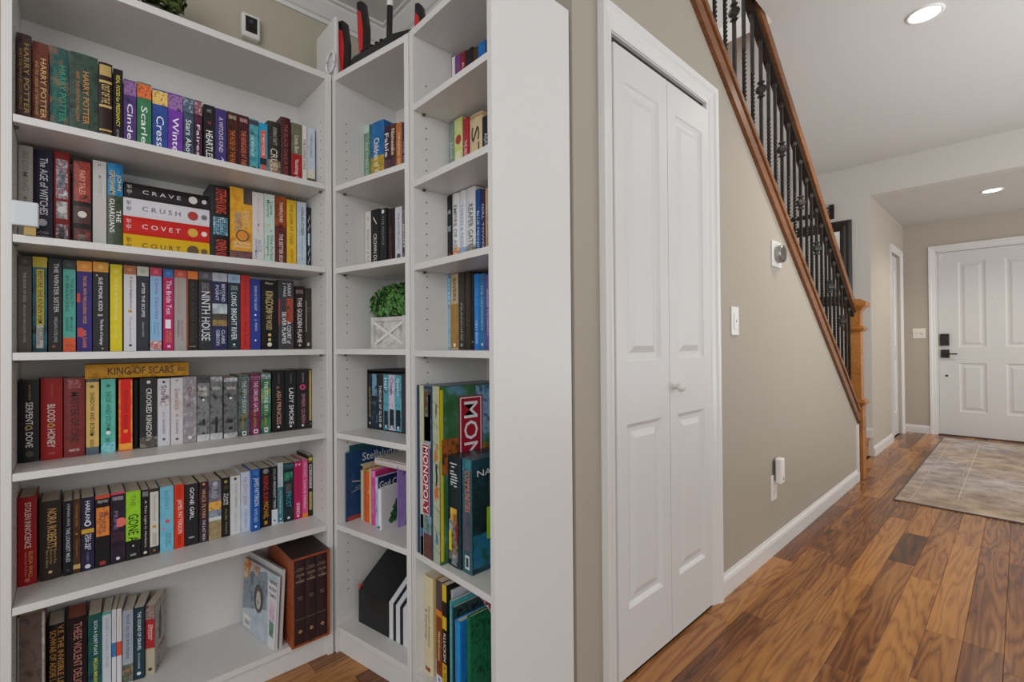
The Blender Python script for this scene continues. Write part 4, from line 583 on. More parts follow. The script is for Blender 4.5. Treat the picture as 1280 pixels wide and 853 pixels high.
 ('LE', -0.274, 0.0226, 0.1888, 0.13, 0.12, 'p', '1e1c18', 'black paperback with olive lower lettering, sixteenth book on left bookcase fifth shelf', [('e', 0.07, 0.5, 0.2, 'a8a440'), ('e', 0.17, 0.5, 0.3, '3c3c28'), ('t', 'TAMI', 0.27, 0.46, 0.52, 0.78, 'e4e4e0'), ('t', 'HOAG', 0.27, 0.46, 0.2, 0.46, 'e4e4e0'), ('t', 'ALIBI MAN', 0.52, 0.95, 0.4, 0.66, '888458')], None, None),
 ('LE', -0.247, 0.0293, 0.1889, 0.13, 0.12, 'p', 'd4d4d4', 'white paperback with grey thin capitals, seventeenth book on left bookcase fifth shelf', [('e', 0.05, 0.5, 0.14, '303034'), ('t', 'JOHN GREEN', 0.13, 0.55, 0.4, 0.66, '989898'), ('t', 'THE FAULT', 0.6, 0.95, 0.4, 0.62, 'b4b4b4')], None, None),
 ('LE', -0.2176, 0.0267, 0.1962, 0.13, 0.12, 'p', 'b8c8dc|d0dae6', 'pale blue paperback with a rose pink title, eighteenth book on left bookcase fifth shelf', [('t', 'THE LOVELY BONES', 0.08, 0.56, 0.3, 0.66, 'c07c98'), ('t', 'ALICE SEBOLD', 0.62, 0.94, 0.4, 0.66, '88a4c4')], None, None),
 ('LE', -0.191, 0.0252, 0.2027, 0.115, 0.12, 'p', '1c58a8', 'bulging royal blue paperback standing a little forward, nineteenth book on left bookcase fifth shelf', [('b', 0.02, 0.1, '4a84c4|1c58a8', 0.2, 0.8), ('t', 'JAMES PATTERSON', 0.14, 0.6, 0.2, 0.86, 'd8e4f0'), ('t', 'NYPD RED', 0.64, 0.86, 0.3, 0.7, 'a8c4e0'), ('e', 0.93, 0.5, 0.14, 'e0e8f0')], None, None),
 ('LE', -0.1563, 0.0335, 0.1988, 0.13, 0.12, 'p', '1c181a', 'black paperback with red and amber capitals, twentieth book on left bookcase fifth shelf', [('e', 0.06, 0.5, 0.26, '8c8884'), ('t', 'RISING SUN', 0.14, 0.56, 0.28, 0.72, 'd0342c'), ('t', 'MICHAEL', 0.58, 0.86, 0.3, 0.74, 'd89028'), ('b', 0.9, 0.96, 'c88828', 0.36, 0.64)], None, None),
 ('LE', -0.1287, 0.0186, 0.1986, 0.13, 0.12, 'p', '24242a', 'thin black paperback with a white foot, twenty-first book on left bookcase fifth shelf', [('t', 'SOLAR', 0.04, 0.24, 0.3, 0.7, 'a8a8ac'), ('t', 'MIDNIGHT TIMES', 0.26, 0.72, 0.3, 0.7, 'd0d0cc'), ('b', 0.74, 1, 'd4d8dc'), ('e', 0.93, 0.5, 0.18, '505058')], None, None),
 ('LE', -0.1098, 0.0171, 0.2073, 0.13, 0.12, 'p', 'cfd4d8|a8bcc4', 'thin white paperback with a teal lower half, twenty-second book on left bookcase fifth shelf', [('b', 0.4, 0.98, '34707c|4c8c94'), ('t', 'The Thin Snow Line', 0.46, 0.84, 0.35, 0.65, 'c8dce0'), ('e', 0.93, 0.5, 0.16, 'd8e4e8')], None, None),
 ('LE', -0.0835, 0.0324, 0.2027, 0.13, 0.12, 'p', '1a2226|24383c', 'black paperback with a green aurora and teal lettering, twenty-third book on left bookcase fifth shelf', [('b', 0.02, 0.1, '2c6c7c|183038'), ('b', 0.16, 0.3, '38b060|2c8468|143028', 0.08, 0.92), ('b', 0.36, 0.52, '5c4440|3c6460', 0.2, 0.8), ('t', 'FROST', 0.5, 0.76, 0.24, 0.76, '3c94ac'), ('e', 0.94, 0.5, 0.14, 'c8d0d0')], None, None),
 ('LE', -0.0518, 0.0261, 0.2021, 0.13, 0.12, 'p', 'b8205c', 'raspberry pink paperback with a white name at its foot, twenty-fourth on left bookcase fifth shelf', [('h', 'N', 0.03, 0.08, 0.2, 0.8, 'e8c0d0'), ('t', 'THE SISTER PACT', 0.14, 0.66, 0.35, 0.66, '8c1844'), ('t', 'SPARKS', 0.72, 0.92, 0.3, 0.72, 'f4e4ec'), ('e', 0.95, 0.5, 0.16, 'ecc8d8')], None, None),
 ('LE', -0.0277, 0.0188, 0.2054, 0.13, 0.12, 'p', 'd05484', 'thin rose pink paperback with an orange foot, twenty-fifth book on left bookcase fifth shelf', [('t', 'FIRST COMES', 0.06, 0.3, 0.3, 0.7, 'f0b8cc'), ('t', 'Love in Harbor', 0.36, 0.86, 0.3, 0.7, 'f4d0dc'), ('b', 0.93, 1, 'e8802c')], None, None),
 ('LE', -0.0089, 0.0156, 0.2163, 0.13, 0.12, 'p', '23261e', 'black and olive paperback with a yellow disc on top, twenty-sixth on left bookcase fifth shelf', [('b', 0.0, 0.12, '5c6438|3c4430'), ('e', 0.06, 0.5, 0.4, 'd8c03c'), ('b', 0.15, 0.54, 'c4c8bc', 0.22, 0.78), ('t', 'MARIAS', 0.17, 0.52, 0.28, 0.72, '30342c'), ('b', 0.6, 0.9, '6c7028|8c8c38', 0.15, 0.85), ('t', 'BLACKWIND', 0.6, 0.9, 0.3, 0.7, 'd0d088')], None, None),
 ('LF', -0.711, 0.0503, 0.285, 0.12, 0.13, 'a', '6c5c50|7c6c64|58483e', 'brown clouded scrapbook with a torn white edge, first book on left bookcase bottom shelf', [('b', 0.0, 1, 'a89c94|e0d8cc', 0.88, 0.97), ('b', 0, 1, 'b4aa9e', 0, 0.05)], None, None),
 ('LF', -0.6651, 0.0346, 0.2286, 0.15, 0.1, 'h', '1a1412', 'thick black hardcover with two lines of gold capitals, second book on left bookcase bottom shelf', [('t', 'V.E. THE INVISIBLE LIFE', 0.02, 0.75, 0.56, 0.9, 'c89048'), ('t', 'SCHWAB OF ADDIE LARUE', 0.06, 0.8, 0.12, 0.46, 'c89048'), ('b', 0, 1, '6c4420', 0.49, 0.51)], None, None),
 ('LF', -0.6253, 0.0416, 0.2311, 0.15, 0.1, 'h', '201214', 'thick dark maroon hardcover with salmon page edges, third book on left bookcase bottom shelf', [('t', 'THESE VIOLENT DELIGHTS', 0.06, 0.92, 0.34, 0.74, 'c88478')], 'b06454', None),
 ('LF', -0.5885, 0.0281, 0.2259, 0.15, 0.1, 'p', '18264a|1f5a58|2c5c3c', 'navy and green paperback with white and yellow capitals, fourth book on left bookcase bottom shelf', [('t', 'SUCH A QUIET PLACE', 0.08, 0.5, 0.38, 0.68, 'e8ecec'), ('t', 'MEGAN MIRANDA', 0.54, 0.9, 0.4, 0.7, 'd8d838')], None, None),
 ('LF', -0.5638, 0.0188, 0.222, 0.15, 0.1, 'p', 'c8ccd4', 'greyish white paperback with a teal cap and faded title, fifth on left bookcase bottom shelf', [('b', 0, 0.03, '3ca490'), ('t', 'WHEN A HARD LOVES', 0.07, 0.7, 0.36, 0.7, '88a8a8')], None, None),
 ('LF', -0.548, 0.0093, 0.2236, 0.15, 0.1, 'p', 'd4d4d8', 'slim white booklet with a blue block, sixth book on left bookcase bottom shelf', [('b', 0.42, 0.6, '3c78ac'), ('b', 0.1, 0.4, 'b0b4bc', 0.45, 0.55)], None, None),
 ('LF', -0.5367, 0.0109, 0.2212, 0.15, 0.1, 'p', 'd8d4d4', 'slim white booklet with a red orange block, seventh book on left bookcase bottom shelf', [('b', 0.42, 0.6, 'dc4c30'), ('b', 0.1, 0.4, 'b8b4b4', 0.45, 0.55)], None, None),
 ('LF', -0.5175, 0.0234, 0.2091, 0.15, 0.1, 'p', 'a8acb4|98a0ac', 'blue grey paperback with a brown bird photo, eighth book on left bookcase bottom shelf', [('t', 'hold on to kindness', 0.06, 0.66, 0.35, 0.72, '4c607c'), ('b', 0.74, 0.98, '6c4830|486058|b08858'), ('e', 0.82, 0.5, 0.2, 'a86c3c')], None, None),
 ('LF', -0.4922, 0.0247, 0.2081, 0.15, 0.1, 'p', '1c3844', 'dark petrol blue paperback with white capitals, ninth book on left bookcase bottom shelf', [('t', 'THE SOUND OF GRAVEL', 0.06, 0.6, 0.38, 0.7, 'ecf0f0'), ('t', 'RUTH WARINER', 0.64, 0.86, 0.4, 0.6, 'b8c8cc'), ('e', 0.92, 0.5, 0.2, 'd8e0e0')], None, None),
 ('LF', -0.4661, 0.0231, 0.2042, 0.15, 0.1, 'p', 'b4aa90', 'buff paperback with a red block and photo, tenth book on left bookcase bottom shelf', [('b', 0, 0.2, '20181c|a88c84|483438'), ('b', 0.2, 0.62, 'a81c20'), ('t', 'Glennon', 0.28, 0.5, 0.55, 0.8, 'f0e0d8'), ('t', 'Doyle', 0.28, 0.48, 0.25, 0.5, 'f0e0d8'), ('e', 0.92, 0.5, 0.22, '3c382c')], None, None),
 ('M1', 0.0337, 0.0293, 0.252, 0.12, 0.13, 'p', '4c7c58|7c9c84|38583c', 'sage green mottled paperback, first book on corner bookcase upper shelf', [('b', 0.0, 0.12, 'b8c8c0'), ('t', 'THE GREEN ROAD', 0.25, 0.85, 0.3, 0.7, 'c8d8c8')], None, None),
 ('M1', 0.0893, 0.0735, 0.2481, 0.12, 0.13, 'h', '1f5c94|2c74ac', 'thick blue hardcover with a golden yellow lower half, second book on corner bookcase upper shelf', [('b', 0.5, 0.99, 'c8a020|b08c24|788c3c'), ('t', 'Children of Virtue', 0.24, 0.9, 0.3, 0.7, 'ece8d8')], None, None),
 ('M1', 0.1438, 0.0323, 0.2175, 0.12, 0.13, 'h', '302028|48283c', 'dark violet hardcover with white italic title, third book on corner bookcase upper shelf', [('t', 'Fable', 0.12, 0.5, 0.2, 0.8, 'f0e4dc'), ('b', 0.55, 0.95, '48301c|6c3c5c')], None, None),
 ('M1', 0.1769, 0.0305, 0.2162, 0.12, 0.13, 'h', '3c2018|6c3c1c', 'dark brown hardcover with white slanted title, fourth book on corner bookcase upper shelf', [('t', 'Namesake', 0.08, 0.5, 0.2, 0.8, 'f0e0d0'), ('b', 0.55, 0.95, '6c3828|302040')], None, None),
 ('M1', 0.2077, 0.0277, 0.2105, 0.12, 0.13, 'p', 'b06428|c87c3c', 'copper orange paperback, fifth book on corner bookcase upper shelf', [('t', 'ORANGE GRASS', 0.15, 0.85, 0.3, 0.7, 'ecd0b0')], None, None),
 ('M1', 0.2311, 0.0159, 0.2053, 0.12, 0.13, 'p', '34284c|4c3c5c', 'thin dusky violet paperback, sixth book on corner bookcase upper shelf', [('t', 'THE ISLES', 0.3, 0.8, 0.3, 0.7, 'b0a4c8')], None, None),
 ('M2', 0.0385, 0.0312, 0.219, 0.12, 0.13, 'p', 'd4cfc6', 'slim ivory paperback with grey lettering, first book on corner bookcase second shelf', [('t', 'SHADOW & FLAME', 0.3, 0.95, 0.3, 0.7, '807c78'), ('e', 0.12, 0.5, 0.2, 'c8b090')], None, None),
 ('M2', 0.078, 0.0441, 0.2197, 0.12, 0.13, 'p', '1e1d1e', 'black paperback with a white swash and capitals, second book on corner bookcase second shelf', [('t', '/', 0.06, 0.3, 0.3, 0.7, 'e0dcd4'), ('t', 'CROWN DUEL', 0.4, 0.94, 0.3, 0.72, 'd8d4cc')], None, None),
 ('M2', 0.1221, 0.0361, 0.2149, 0.12, 0.13, 'p', '232325', 'slim black paperback with a small white mark, third book on corner bookcase second shelf', [('e', 0.05, 0.5, 0.2, 'e8e4e0'), ('t', 'THE NOVICE', 0.12, 0.6, 0.36, 0.66, '8c8884'), ('e', 0.9, 0.5, 0.16, 'b4b0ac')], None, None),
 ('M2', 0.1621, 0.0405, 0.2079, 0.12, 0.13, 'h', '1c1416|2c1a1c', 'black hardcover with dim red lettering, fourth book on corner bookcase second shelf', [('t', 'THE LUMINARIES', 0.3, 0.85, 0.35, 0.65, '6c3c3c')], None, None),
 ('M2', 0.2032, 0.034, 0.2064, 0.12, 0.13, 'p', 'cdccd2', 'slim pearl white paperback with grey script, fifth book on corner bookcase second shelf', [('t', 'THE WINTER WITCH', 0.1, 0.7, 0.35, 0.65, '68687c'), ('e', 0.82, 0.5, 0.3, '54545c')], None, None),
 ('M2', 0.2293, 0.0148, 0.2033, 0.12, 0.13, 'p', '30302f|8c8c8c', 'thin black and white marbled paperback, sixth book on corner bookcase second shelf', [('t', 'NIGHT', 0.3, 0.7, 0.3, 0.7, 'ececec')], None, None),
 ('R0', 0.0248, 0.0054, 0.2001, 0.14, 0.11, 'p', '7c2c20|a8483c', 'thin rust red booklet at the row start, first book on right bookcase topmost shelf', [('b', 0.55, 0.98, 'd8d4cc')], None, None),
 ('R0', 0.0517, 0.0133, 0.1785, 0.125, 0.13, 'p', 'd8d8d8', 'slim white booklet standing near the left, second book on right bookcase topmost shelf', [], None, None),
 ('R0', 0.0813, 0.0265, 0.1686, 0.12, 0.13, 'p', '5c2c78|7c4478', 'purple small paperback with gold capitals, third book on right bookcase topmost shelf', [('t', 'GOLD MINE', 0.4, 0.98, 0.2, 0.8, 'd8a85c')], None, None),
 ('R0', 0.1075, 0.0216, 0.1659, 0.12, 0.13, 'p', '6c1418|8c2024', 'dark red small paperback with cream lettering, fourth book on right bookcase topmost shelf', [('t', 'RED HILL', 0.2, 0.9, 0.3, 0.7, 'e0c0a0')], None, None),
 ('R0', 0.1375, 0.033, 0.1611, 0.12, 0.13, 'p', '201e22', 'black small paperback with white lettering, fifth book on right bookcase topmost shelf', [('t', 'WOLVES', 0.3, 0.98, 0.25, 0.75, 'd4d8d8')], None, None),
 ('R0', 0.1668, 0.0202, 0.1516, 0.12, 0.13, 'p', '3c2414|4c3018', 'dark brown small paperback with tan lettering, sixth book on right bookcase topmost shelf', [('t', 'SAGES', 0.3, 0.95, 0.25, 0.75, 'c89c64')], None, None),
 ('R0', 0.1954, 0.0329, 0.1535, 0.12, 0.13, 'p', '1858a0|2470b8', 'bright blue small paperback with pale lettering, seventh book on right bookcase topmost shelf', [('t', 'BLUE', 0.3, 0.9, 0.25, 0.75, 'a8d0ec')], None, None),
 ('R0', 0.2205, 0.0135, 0.1475, 0.12, 0.13, 'p', '161618', 'thin black small paperback at the row end, eighth book on right bookcase topmost shelf', [], None, None),
 ('R1', 0.0458, 0.0265, 0.2007, 0.12, 0.13, 'p', '6c8078|88988c', 'slim grey green paperback, first book on right bookcase second shelf', [('t', 'SAGE TALES', 0.3, 0.9, 0.3, 0.7, 'c0ccc4'), ('b', 0.9, 0.99, '343c38')], None, None),
 ('R1', 0.082, 0.0401, 0.2017, 0.12, 0.13, 'p', 'b8c058|d0d4a0', 'lime and cream paperback with a red fruit, second book on right bookcase second shelf', [('e', 0.32, 0.5, 0.36, 'a83028'), ('b', 0.5, 0.96, 'd8d4b8', 0.2, 0.8)], None, None),
 ('R1', 0.1179, 0.0265, 0.1895, 0.12, 0.13, 'p', '9c2430|b03440', 'slim crimson paperback with white lettering, third book on right bookcase second shelf', [('t', 'THE RED TENT ROAD', 0.35, 0.95, 0.25, 0.75, 'ecd0cc')], None, None),
 ('R1', 0.1638, 0.0597, 0.1855, 0.12, 0.13, 'h', 'c8b08c|d4c09c', 'thick parchment hardcover with scrolled black lettering, fourth book on right bookcase second shelf', [('t', 'ST', 0.2, 0.8, 0.2, 0.8, '4c3c2c'), ('b', 0.02, 0.06, 'a88c60')], None, None),
 ('R1', 0.2116, 0.0312, 0.1623, 0.12, 0.13, 'p', '23252f', 'slim midnight paperback with white capitals, fifth book on right bookcase second shelf', [('t', 'AGATHA FROST', 0.3, 0.95, 0.3, 0.7, 'd8d8e0')], None, None),
 ('R2', 0.0324, 0.0206, 0.224, 0.12, 0.13, 'p', '1c1c1f', 'black paperback with white fragments of lettering, first book on right bookcase third shelf', [('h', 'JAMES', 0.2, 0.27, 0.1, 0.9, 'd8d8d8'), ('h', 'WOLF', 0.42, 0.5, 0.1, 0.9, 'c8d8e0'), ('h', 'ALEX', 0.8, 0.88, 0.15, 0.85, 'a87450')], None, None),
 ('R2', 0.0622, 0.0356, 0.224, 0.12, 0.13, 'h', 'd8d6d4', 'tall white hardcover with an orange fiery foot, second book on right bookcase third shelf', [('b', 0.74, 0.99, 'd87038|e8b08c|a84c28'), ('t', 'EMPIRE OF ASH', 0.16, 0.8, 0.3, 0.75, '70707c')], None, None),
 ('R2', 0.0968, 0.0302, 0.224, 0.12, 0.13, 'h', 'd4d6da', 'tall white hardcover with a blue misty foot, third book on right bookcase third shelf', [('b', 0.76, 0.99, '3c78b0|a0c0dc|2c5c8c'), ('t', 'TORCH & NIGHT', 0.18, 0.82, 0.3, 0.75, '88a4c4')], None, None),
 ('R2', 0.1369, 0.0466, 0.224, 0.12, 0.13, 'h', 'd2d2d0', 'tall white hardcover with a grey olive foot, fourth book on right bookcase third shelf', [('b', 0.76, 0.99, '686850|a8a894|4c4c3c'), ('t', 'REAPER GATES', 0.22, 0.82, 0.32, 0.78, '585c64')], None, None),
 ('R2', 0.1737, 0.0221, 0.2091, 0.12, 0.13, 'p', '2c5c9c|203c6c', 'slim blue paperback with pale capitals, fifth book on right bookcase third shelf', [('t', 'BLUE MIDNIGHT', 0.3, 0.95, 0.25, 0.75, 'a8c8ec')], None, None),
 ('R2', 0.1962, 0.0179, 0.2035, 0.12, 0.13, 'p', '302440|40305c', 'slim dark violet paperback with pale capitals, sixth book on right bookcase third shelf', [('t', 'GIRL TOWER', 0.2, 0.85, 0.25, 0.75, 'c4b8dc')], None, None),
 ('R2', 0.2172, 0.0192, 0.2041, 0.12, 0.13, 'p', 'b89860|c8a878', 'slim sandy tan paperback, seventh book on right bookcase third shelf', [('t', 'THE SANDS', 0.3, 0.8, 0.3, 0.7, '7c5c34')], None, None),
 ('R3', 0.0287, 0.0131, 0.2307, 0.12, 0.14, 'p', '6ca4c0|98b8c4|7c848c', 'pale blue and grey paperback with white capitals, first book on right shelf above board games', [('b', 0, 0.36, '58a4d0'), ('t', 'RIVERS', 0.05, 0.4, 0.25, 0.8, 'e0eef4'), ('e', 0.94, 0.5, 0.2, 'ececec')], None, None),
 ('R3', 0.0564, 0.0363, 0.2315, 0.12, 0.14, 'p', 'c4b49c|b89c68', 'cream and ochre paperback with brown capitals, second book on right shelf above board games', [('b', 0.4, 0.98, 'a87c34|946c2c'), ('t', 'RIVERS', 0.06, 0.36, 0.3, 0.74, '54483c'), ('e', 0.94, 0.5, 0.16, 'f0e8d8')], None, None),
 ('R3', 0.0921, 0.0295, 0.2315, 0.12, 0.14, 'p', '2c2c28|403c34', 'charcoal paperback with small tan lettering, third book on right shelf above board games', [('t', 'FRANCINE', 0.4, 0.88, 0.35, 0.65, 'a89c84'), ('e', 0.94, 0.5, 0.16, 'b0a898')], None, None),
 ('R3', 0.1233, 0.0254, 0.2299, 0.12, 0.14, 'p', '2f261c|3c3024', 'dark umber paperback, fourth book on right shelf above board games', [('t', 'REDEEMING', 0.1, 0.8, 0.4, 0.6, '5c503c')], None, None),
 ('R3', 0.1455, 0.0136, 0.226, 0.12, 0.14, 'p', '101012', 'thin jet black paperback, fifth book on right shelf above board games', [('e', 0.9, 0.5, 0.2, '8c8c8c')], None, None),
 ('R3', 0.1646, 0.0213, 0.2194, 0.12, 0.14, 'p', '2070c4|2c88d8', 'vivid blue paperback with pale author name, sixth book on right shelf above board games', [('t', 'THE SHOOTERS', 0.2, 0.6, 0.3, 0.7, '4ca0e4'), ('t', 'KELLY RIVERS', 0.62, 0.92, 0.3, 0.7, 'd0e0ec')], None, None),
 ('R3', 0.1892, 0.0246, 0.2172, 0.12, 0.14, 'p', '2c6494|3c7cac', 'steel blue paperback with thin pale title, seventh book on right shelf above board games', [('t', 'THE MASTERPIECE', 0.15, 0.75, 0.35, 0.65, 'a8c8dc'), ('e', 0.93, 0.5, 0.16, 'e0e8ec')], None, None),
 ('R3', 0.215, 0.0221, 0.2118, 0.12, 0.14, 'p', '5c4c84|7464a0', 'violet paperback beside the right panel, eighth book on right shelf above board games', [('t', 'BRIDGE TO HAVEN', 0.2, 0.8, 0.35, 0.65, 'c4b8dc')], None, None),
 ('M5', 0.0218, 0.0054, 0.2595, 0.05, 0.2, 'p', '1f4c50|24585c', 'tall thin dark teal picture book, first book on corner picture book shelf', [], None, None),
 ('M5', 0.0278, 0.0054, 0.2391, 0.03, 0.22, 'm', '1c3c64|24486f', 'navy blue magazine with pale streaks across its cover, second book on corner picture book shelf', [], None, None),
 ('M5', 0.0545, 0.0139, 0.1939, 0.075, 0.19, 'h', 'c8bc98', 'slim cream hardcover standing beside the orange book, third book on corner picture book shelf', [('b', 0.02, 0.1, '3c2c1c')], None, None),
 ('M5', 0.0884, 0.029, 0.1815, 0.07, 0.18, 'h', 'd8501c|e05c24', 'orange red picture book with a dark top band, fourth book on corner picture book shelf', [('b', 0, 0.06, '2c2414|c8a030'), ('e', 0.42, 0.85, 0.2, 'd8a848')], None, None),
 ('M5', 0.1089, 0.0083, 0.1866, 0.07, 0.18, 'p', 'c8c090', 'thin pale yellow booklet, fifth book on corner picture book shelf', [], None, None),
 ('M5', 0.1297, 0.0181, 0.1848, 0.065, 0.17, 'h', 'd83c9c', 'magenta picture book with a dotted pink cover, sixth book on corner picture book shelf', [('b', 0.0, 0.12, 'e878b8'), ('t', 'Little Songs', 0.3, 0.8, 0.3, 0.7, 'f4b8dc')], None, 'c02c6c|a8245c'),
 ('M5', 0.1524, 0.0111, 0.1676, 0.06, 0.16, 'h', '8ca8c8|c0ccd8', 'slim book with a pale blue spine and navy cover, seventh on corner picture book shelf', [('t', '~~', 0.3, 0.8, 0.3, 0.7, '3c5478')], None, '20284c'),
 ('M5', 0.1796, 0.0162, 0.1354, 0.05, 0.15, 'h', 'dcdce0', 'white board book with green leaves on its cover, eighth book on corner picture book shelf', [('e', 0.94, 0.5, 0.3, '1c1c1c')], None, 'c8c4c4'),
 ('M5', 0.2137, 0.0054, 0.2092, 0.1, 0.155, 'h', '8c6cb4', 'lilac picture book with a plain cover, ninth book on corner picture book shelf', [], None, '9478bc|a088c8'),
 ('R5', 0.0451, 0.0459, 0.2831, 0.025, 0.22, 'h', 'd4c49c|d8cca8', 'thick cream textbook with olive lettering, first book on right bookcase bottom shelf', [('t', 'Human Anatomy', 0.3, 0.72, 0.5, 0.76, '6c7454'), ('t', '& Physiology', 0.34, 0.66, 0.2, 0.44, '6c7454'), ('b', 0.93, 0.97, '8c3c30', 0.2, 0.75)], None, 'd8b868'),
 ('R5', 0.1093, 0.0281, 0.2942, 0.022, 0.2, 'p', '7c3c18|8c4820', 'slim brown textbook with a slate top and white foot, second on right bookcase bottom shelf', [('b', 0, 0.28, '40343c|58444c'), ('b', 0.28, 0.34, 'e08020'), ('t', 'World Societies', 0.48, 0.76, 0.3, 0.68, 'ece4d8'), ('b', 0.9, 1, 'dcdce0'), ('e', 0.94, 0.5, 0.2, '8c6cb0')], None, None),
 ('R5', 0.1383, 0.0203, 0.2955, 0.02, 0.19, 'p', '1c1c18', 'black and yellow banded paperback, third book on right bookcase bottom shelf', [('b', 0, 0.16, 'd8b820'), ('b', 0.3, 0.42, 'd8b820'), ('t', 'KLUCKEN', 0.46, 0.72, 0.25, 0.8, 'f0f0ec'), ('b', 0.74, 1, 'd8b020'), ('t', 'A TEXT', 0.76, 0.96, 0.25, 0.75, '3c3418')], None, None),
 ('R5', 0.1518, 0.0054, 0.2795, 0.035, 0.21, 'p', 'd4d4dc|b8b4c4', 'tall white folder of papers, fourth book on right bookcase bottom shelf', [], None, None),
 ('R5', 0.1708, 0.0088, 0.2634, 0.018, 0.18, 'p', '3c98a0|58acb0', 'turquoise booklet with white flecks, fifth book on right bookcase bottom shelf', [('b', 0.1, 0.9, '8cc8cc|3c98a0', 0.2, 0.8)], None, None),
 ('R5', 0.1794, 0.0071, 0.25, 0.02, 0.19, 'p', '1c3c44|143038', 'thin dark patterned booklet, sixth book on right bookcase bottom shelf', [], None, '203c3c|3c5454|101c20'),
 ('R5', 0.2059, 0.022, 0.2262, 0.012, 0.17, 'h', '2080c4|2c90d8', 'sky blue picture book, seventh book on right bookcase bottom shelf', [], None, '1c70b8|2480c8'),
 ('R5', 0.2643, 0.0127, 0.2643, 0.006, 0.2, 'h', '0f5c34|1c7448', 'emerald glitter covered book, eighth book on right bookcase bottom shelf', [], None, '0c5030|1c7048|0a4028'),
]

AX = {'L': (Vector((-1.61, .63, 0)), Vector((0, 1, 0)), Vector((-1, 0, 0)), PI/2),
      'M': (MO, Vector((math.cos(PHM), math.sin(PHM), 0)), Vector((-math.sin(PHM), math.cos(PHM), 0)), PHM),
      'R': (RO, Vector((1, 0, 0)), Vector((0, 1, 0)), 0.)}
def mframe(s, ins, z): return AX['M'][0]+AX['M'][1]*s+AX['M'][2]*ins+Vector((0, 0, z))
ZS = {**{'L'+k: v for k, v in zip('ABCDEF', SH_L)}, **{'M'+k: v for k, v in zip('123456', SH_M)}, **{'R'+k: v for k, v in zip('012345', SH_R)}}
GROUP = {'LA': 'books on the top shelf of the left bookcase', 'LB': 'books on the second shelf of the left bookcase', 'LC': 'books on the third shelf of the left bookcase',
         'LD': 'books on the fourth shelf of the left bookcase', 'LE': 'books on the fifth shelf of the left bookcase', 'LF': 'books on the bottom shelf of the left bookcase'}
def make_book(label, t, h, d, kind, cols, els, pg=None, cov=None, name='book'):
    """book upright at the origin: x thickness, y inward from the spine, z up"""
    o = tag(empty(name), label, 'magazine' if kind == 'm' else 'book')
    hard = kind in 'ha'; bt = min(.0028 if hard else .0011, t*.22); bul = min(.0035, t*.12) if hard else 0.
    rough = .42 if hard else .34
    N_ = 6 if hard else 1
    outer = [(-t/2, d)]+[(-t/2+t*i/N_, bul*(2*i/N_-1)**2) for i in range(N_+1)]+[(t/2, d)]
    inner = [(-t/2+bt, d)]+[(-t/2+bt+(t-2*bt)*i/N_, bt+bul*(2*i/N_-1)**2) for i in range(N_+1)]+[(t/2-bt, d)]
    n = len(outer); vs = [(a, b, z) for z in (0, h) for a, b in outer+inner]; m2 = 2*n
    fs = []
    for i in range(n-1):
        fs += [(i, i+1, m2+i+1, m2+i), (n+i+1, n+i, m2+n+i, m2+n+i+1), (i+1, i, n+i, n+i+1), (m2+i, m2+i+1, m2+n+i+1, m2+n+i)]
    fs += [(0, m2, m2+n, n), (n-1, n+n-1, m2+2*n-1, m2+n-1)]
    cv = MB().add(vs, fs).build('cover', mat(cols, rough, spec_l=.3), o)
    if hard: cv.data.polygons.foreach_set('use_smooth', [False]*len(cv.data.polygons))
    e = .003 if hard else .0005
    MB().box(-t/2+bt+.0001, t/2-bt-.0001, bt+bul+.0005, d-(.004 if hard else .0003), e, h-e).build('pages', mat(pg or 'd2c6ae|e2d8c4|c4b69c', .9, scale=240.), o)
    def yv(v): return bul*(2*v-1)**2
    for q, el in enumerate(els):
        ly = -.0004-.00012*q
        if el[0] == 'b':
            u0, u1, c = el[1:4]; v0, v1 = el[4:6] if len(el) > 4 else (0, 1)
            k = 6 if hard else 1; ps = []
            for i in range(k+1):
                v = v0+(v1-v0)*i/k; ps += [(t*(v-.5), yv(v)+ly, h*(1-u1)), (t*(v-.5), yv(v)+ly, h*(1-u0))]
            MB().add(ps, [(2*i, 2*i+2, 2*i+3, 2*i+1) for i in range(k)]).build('spine_band', mat(c, rough, scale=60.), o)
        elif el[0] == 'e':
            u, v, r, c = el[1:5]; r *= t
            ps = [(t*(v-.5)+r*math.cos(a*PI/10), ly+yv(v), h*(1-u)+r*math.sin(a*PI/10)) for a in range(20)]
            MB().add(ps, [tuple(range(20))]).build('spine_emblem', mat(c, rough), o)
        elif el[0] == 't':
            s, u0, u1, v0, v1, c = el[1:7]; yy = ly+min(yv(v0), yv(v1), yv((v0+v1)/2))
            lettering('spine_title', s, (t*(v0-.5), yy, h*(1-u0)), (0, 0, -h*(u1-u0)), (t*(v1-v0), 0, 0), mat(c, rough), o)
        elif el[0] == 'h':
            s, u0, u1, v0, v1, c = el[1:7]; yy = ly
            lettering('spine_lettering', s, (t*(v0-.5), yy, h*(1-u1)), (t*(v1-v0), 0, 0), (0, 0, h*(u1-u0)), mat(c, rough), o)
    if cov:
        MB().box(t/2, t/2+.0004, .004+bul, d-.001, .001, h-.001).build('cover_print', mat(cov, rough, scale=40.), o)
    return o
BK = {}
cnt = {}
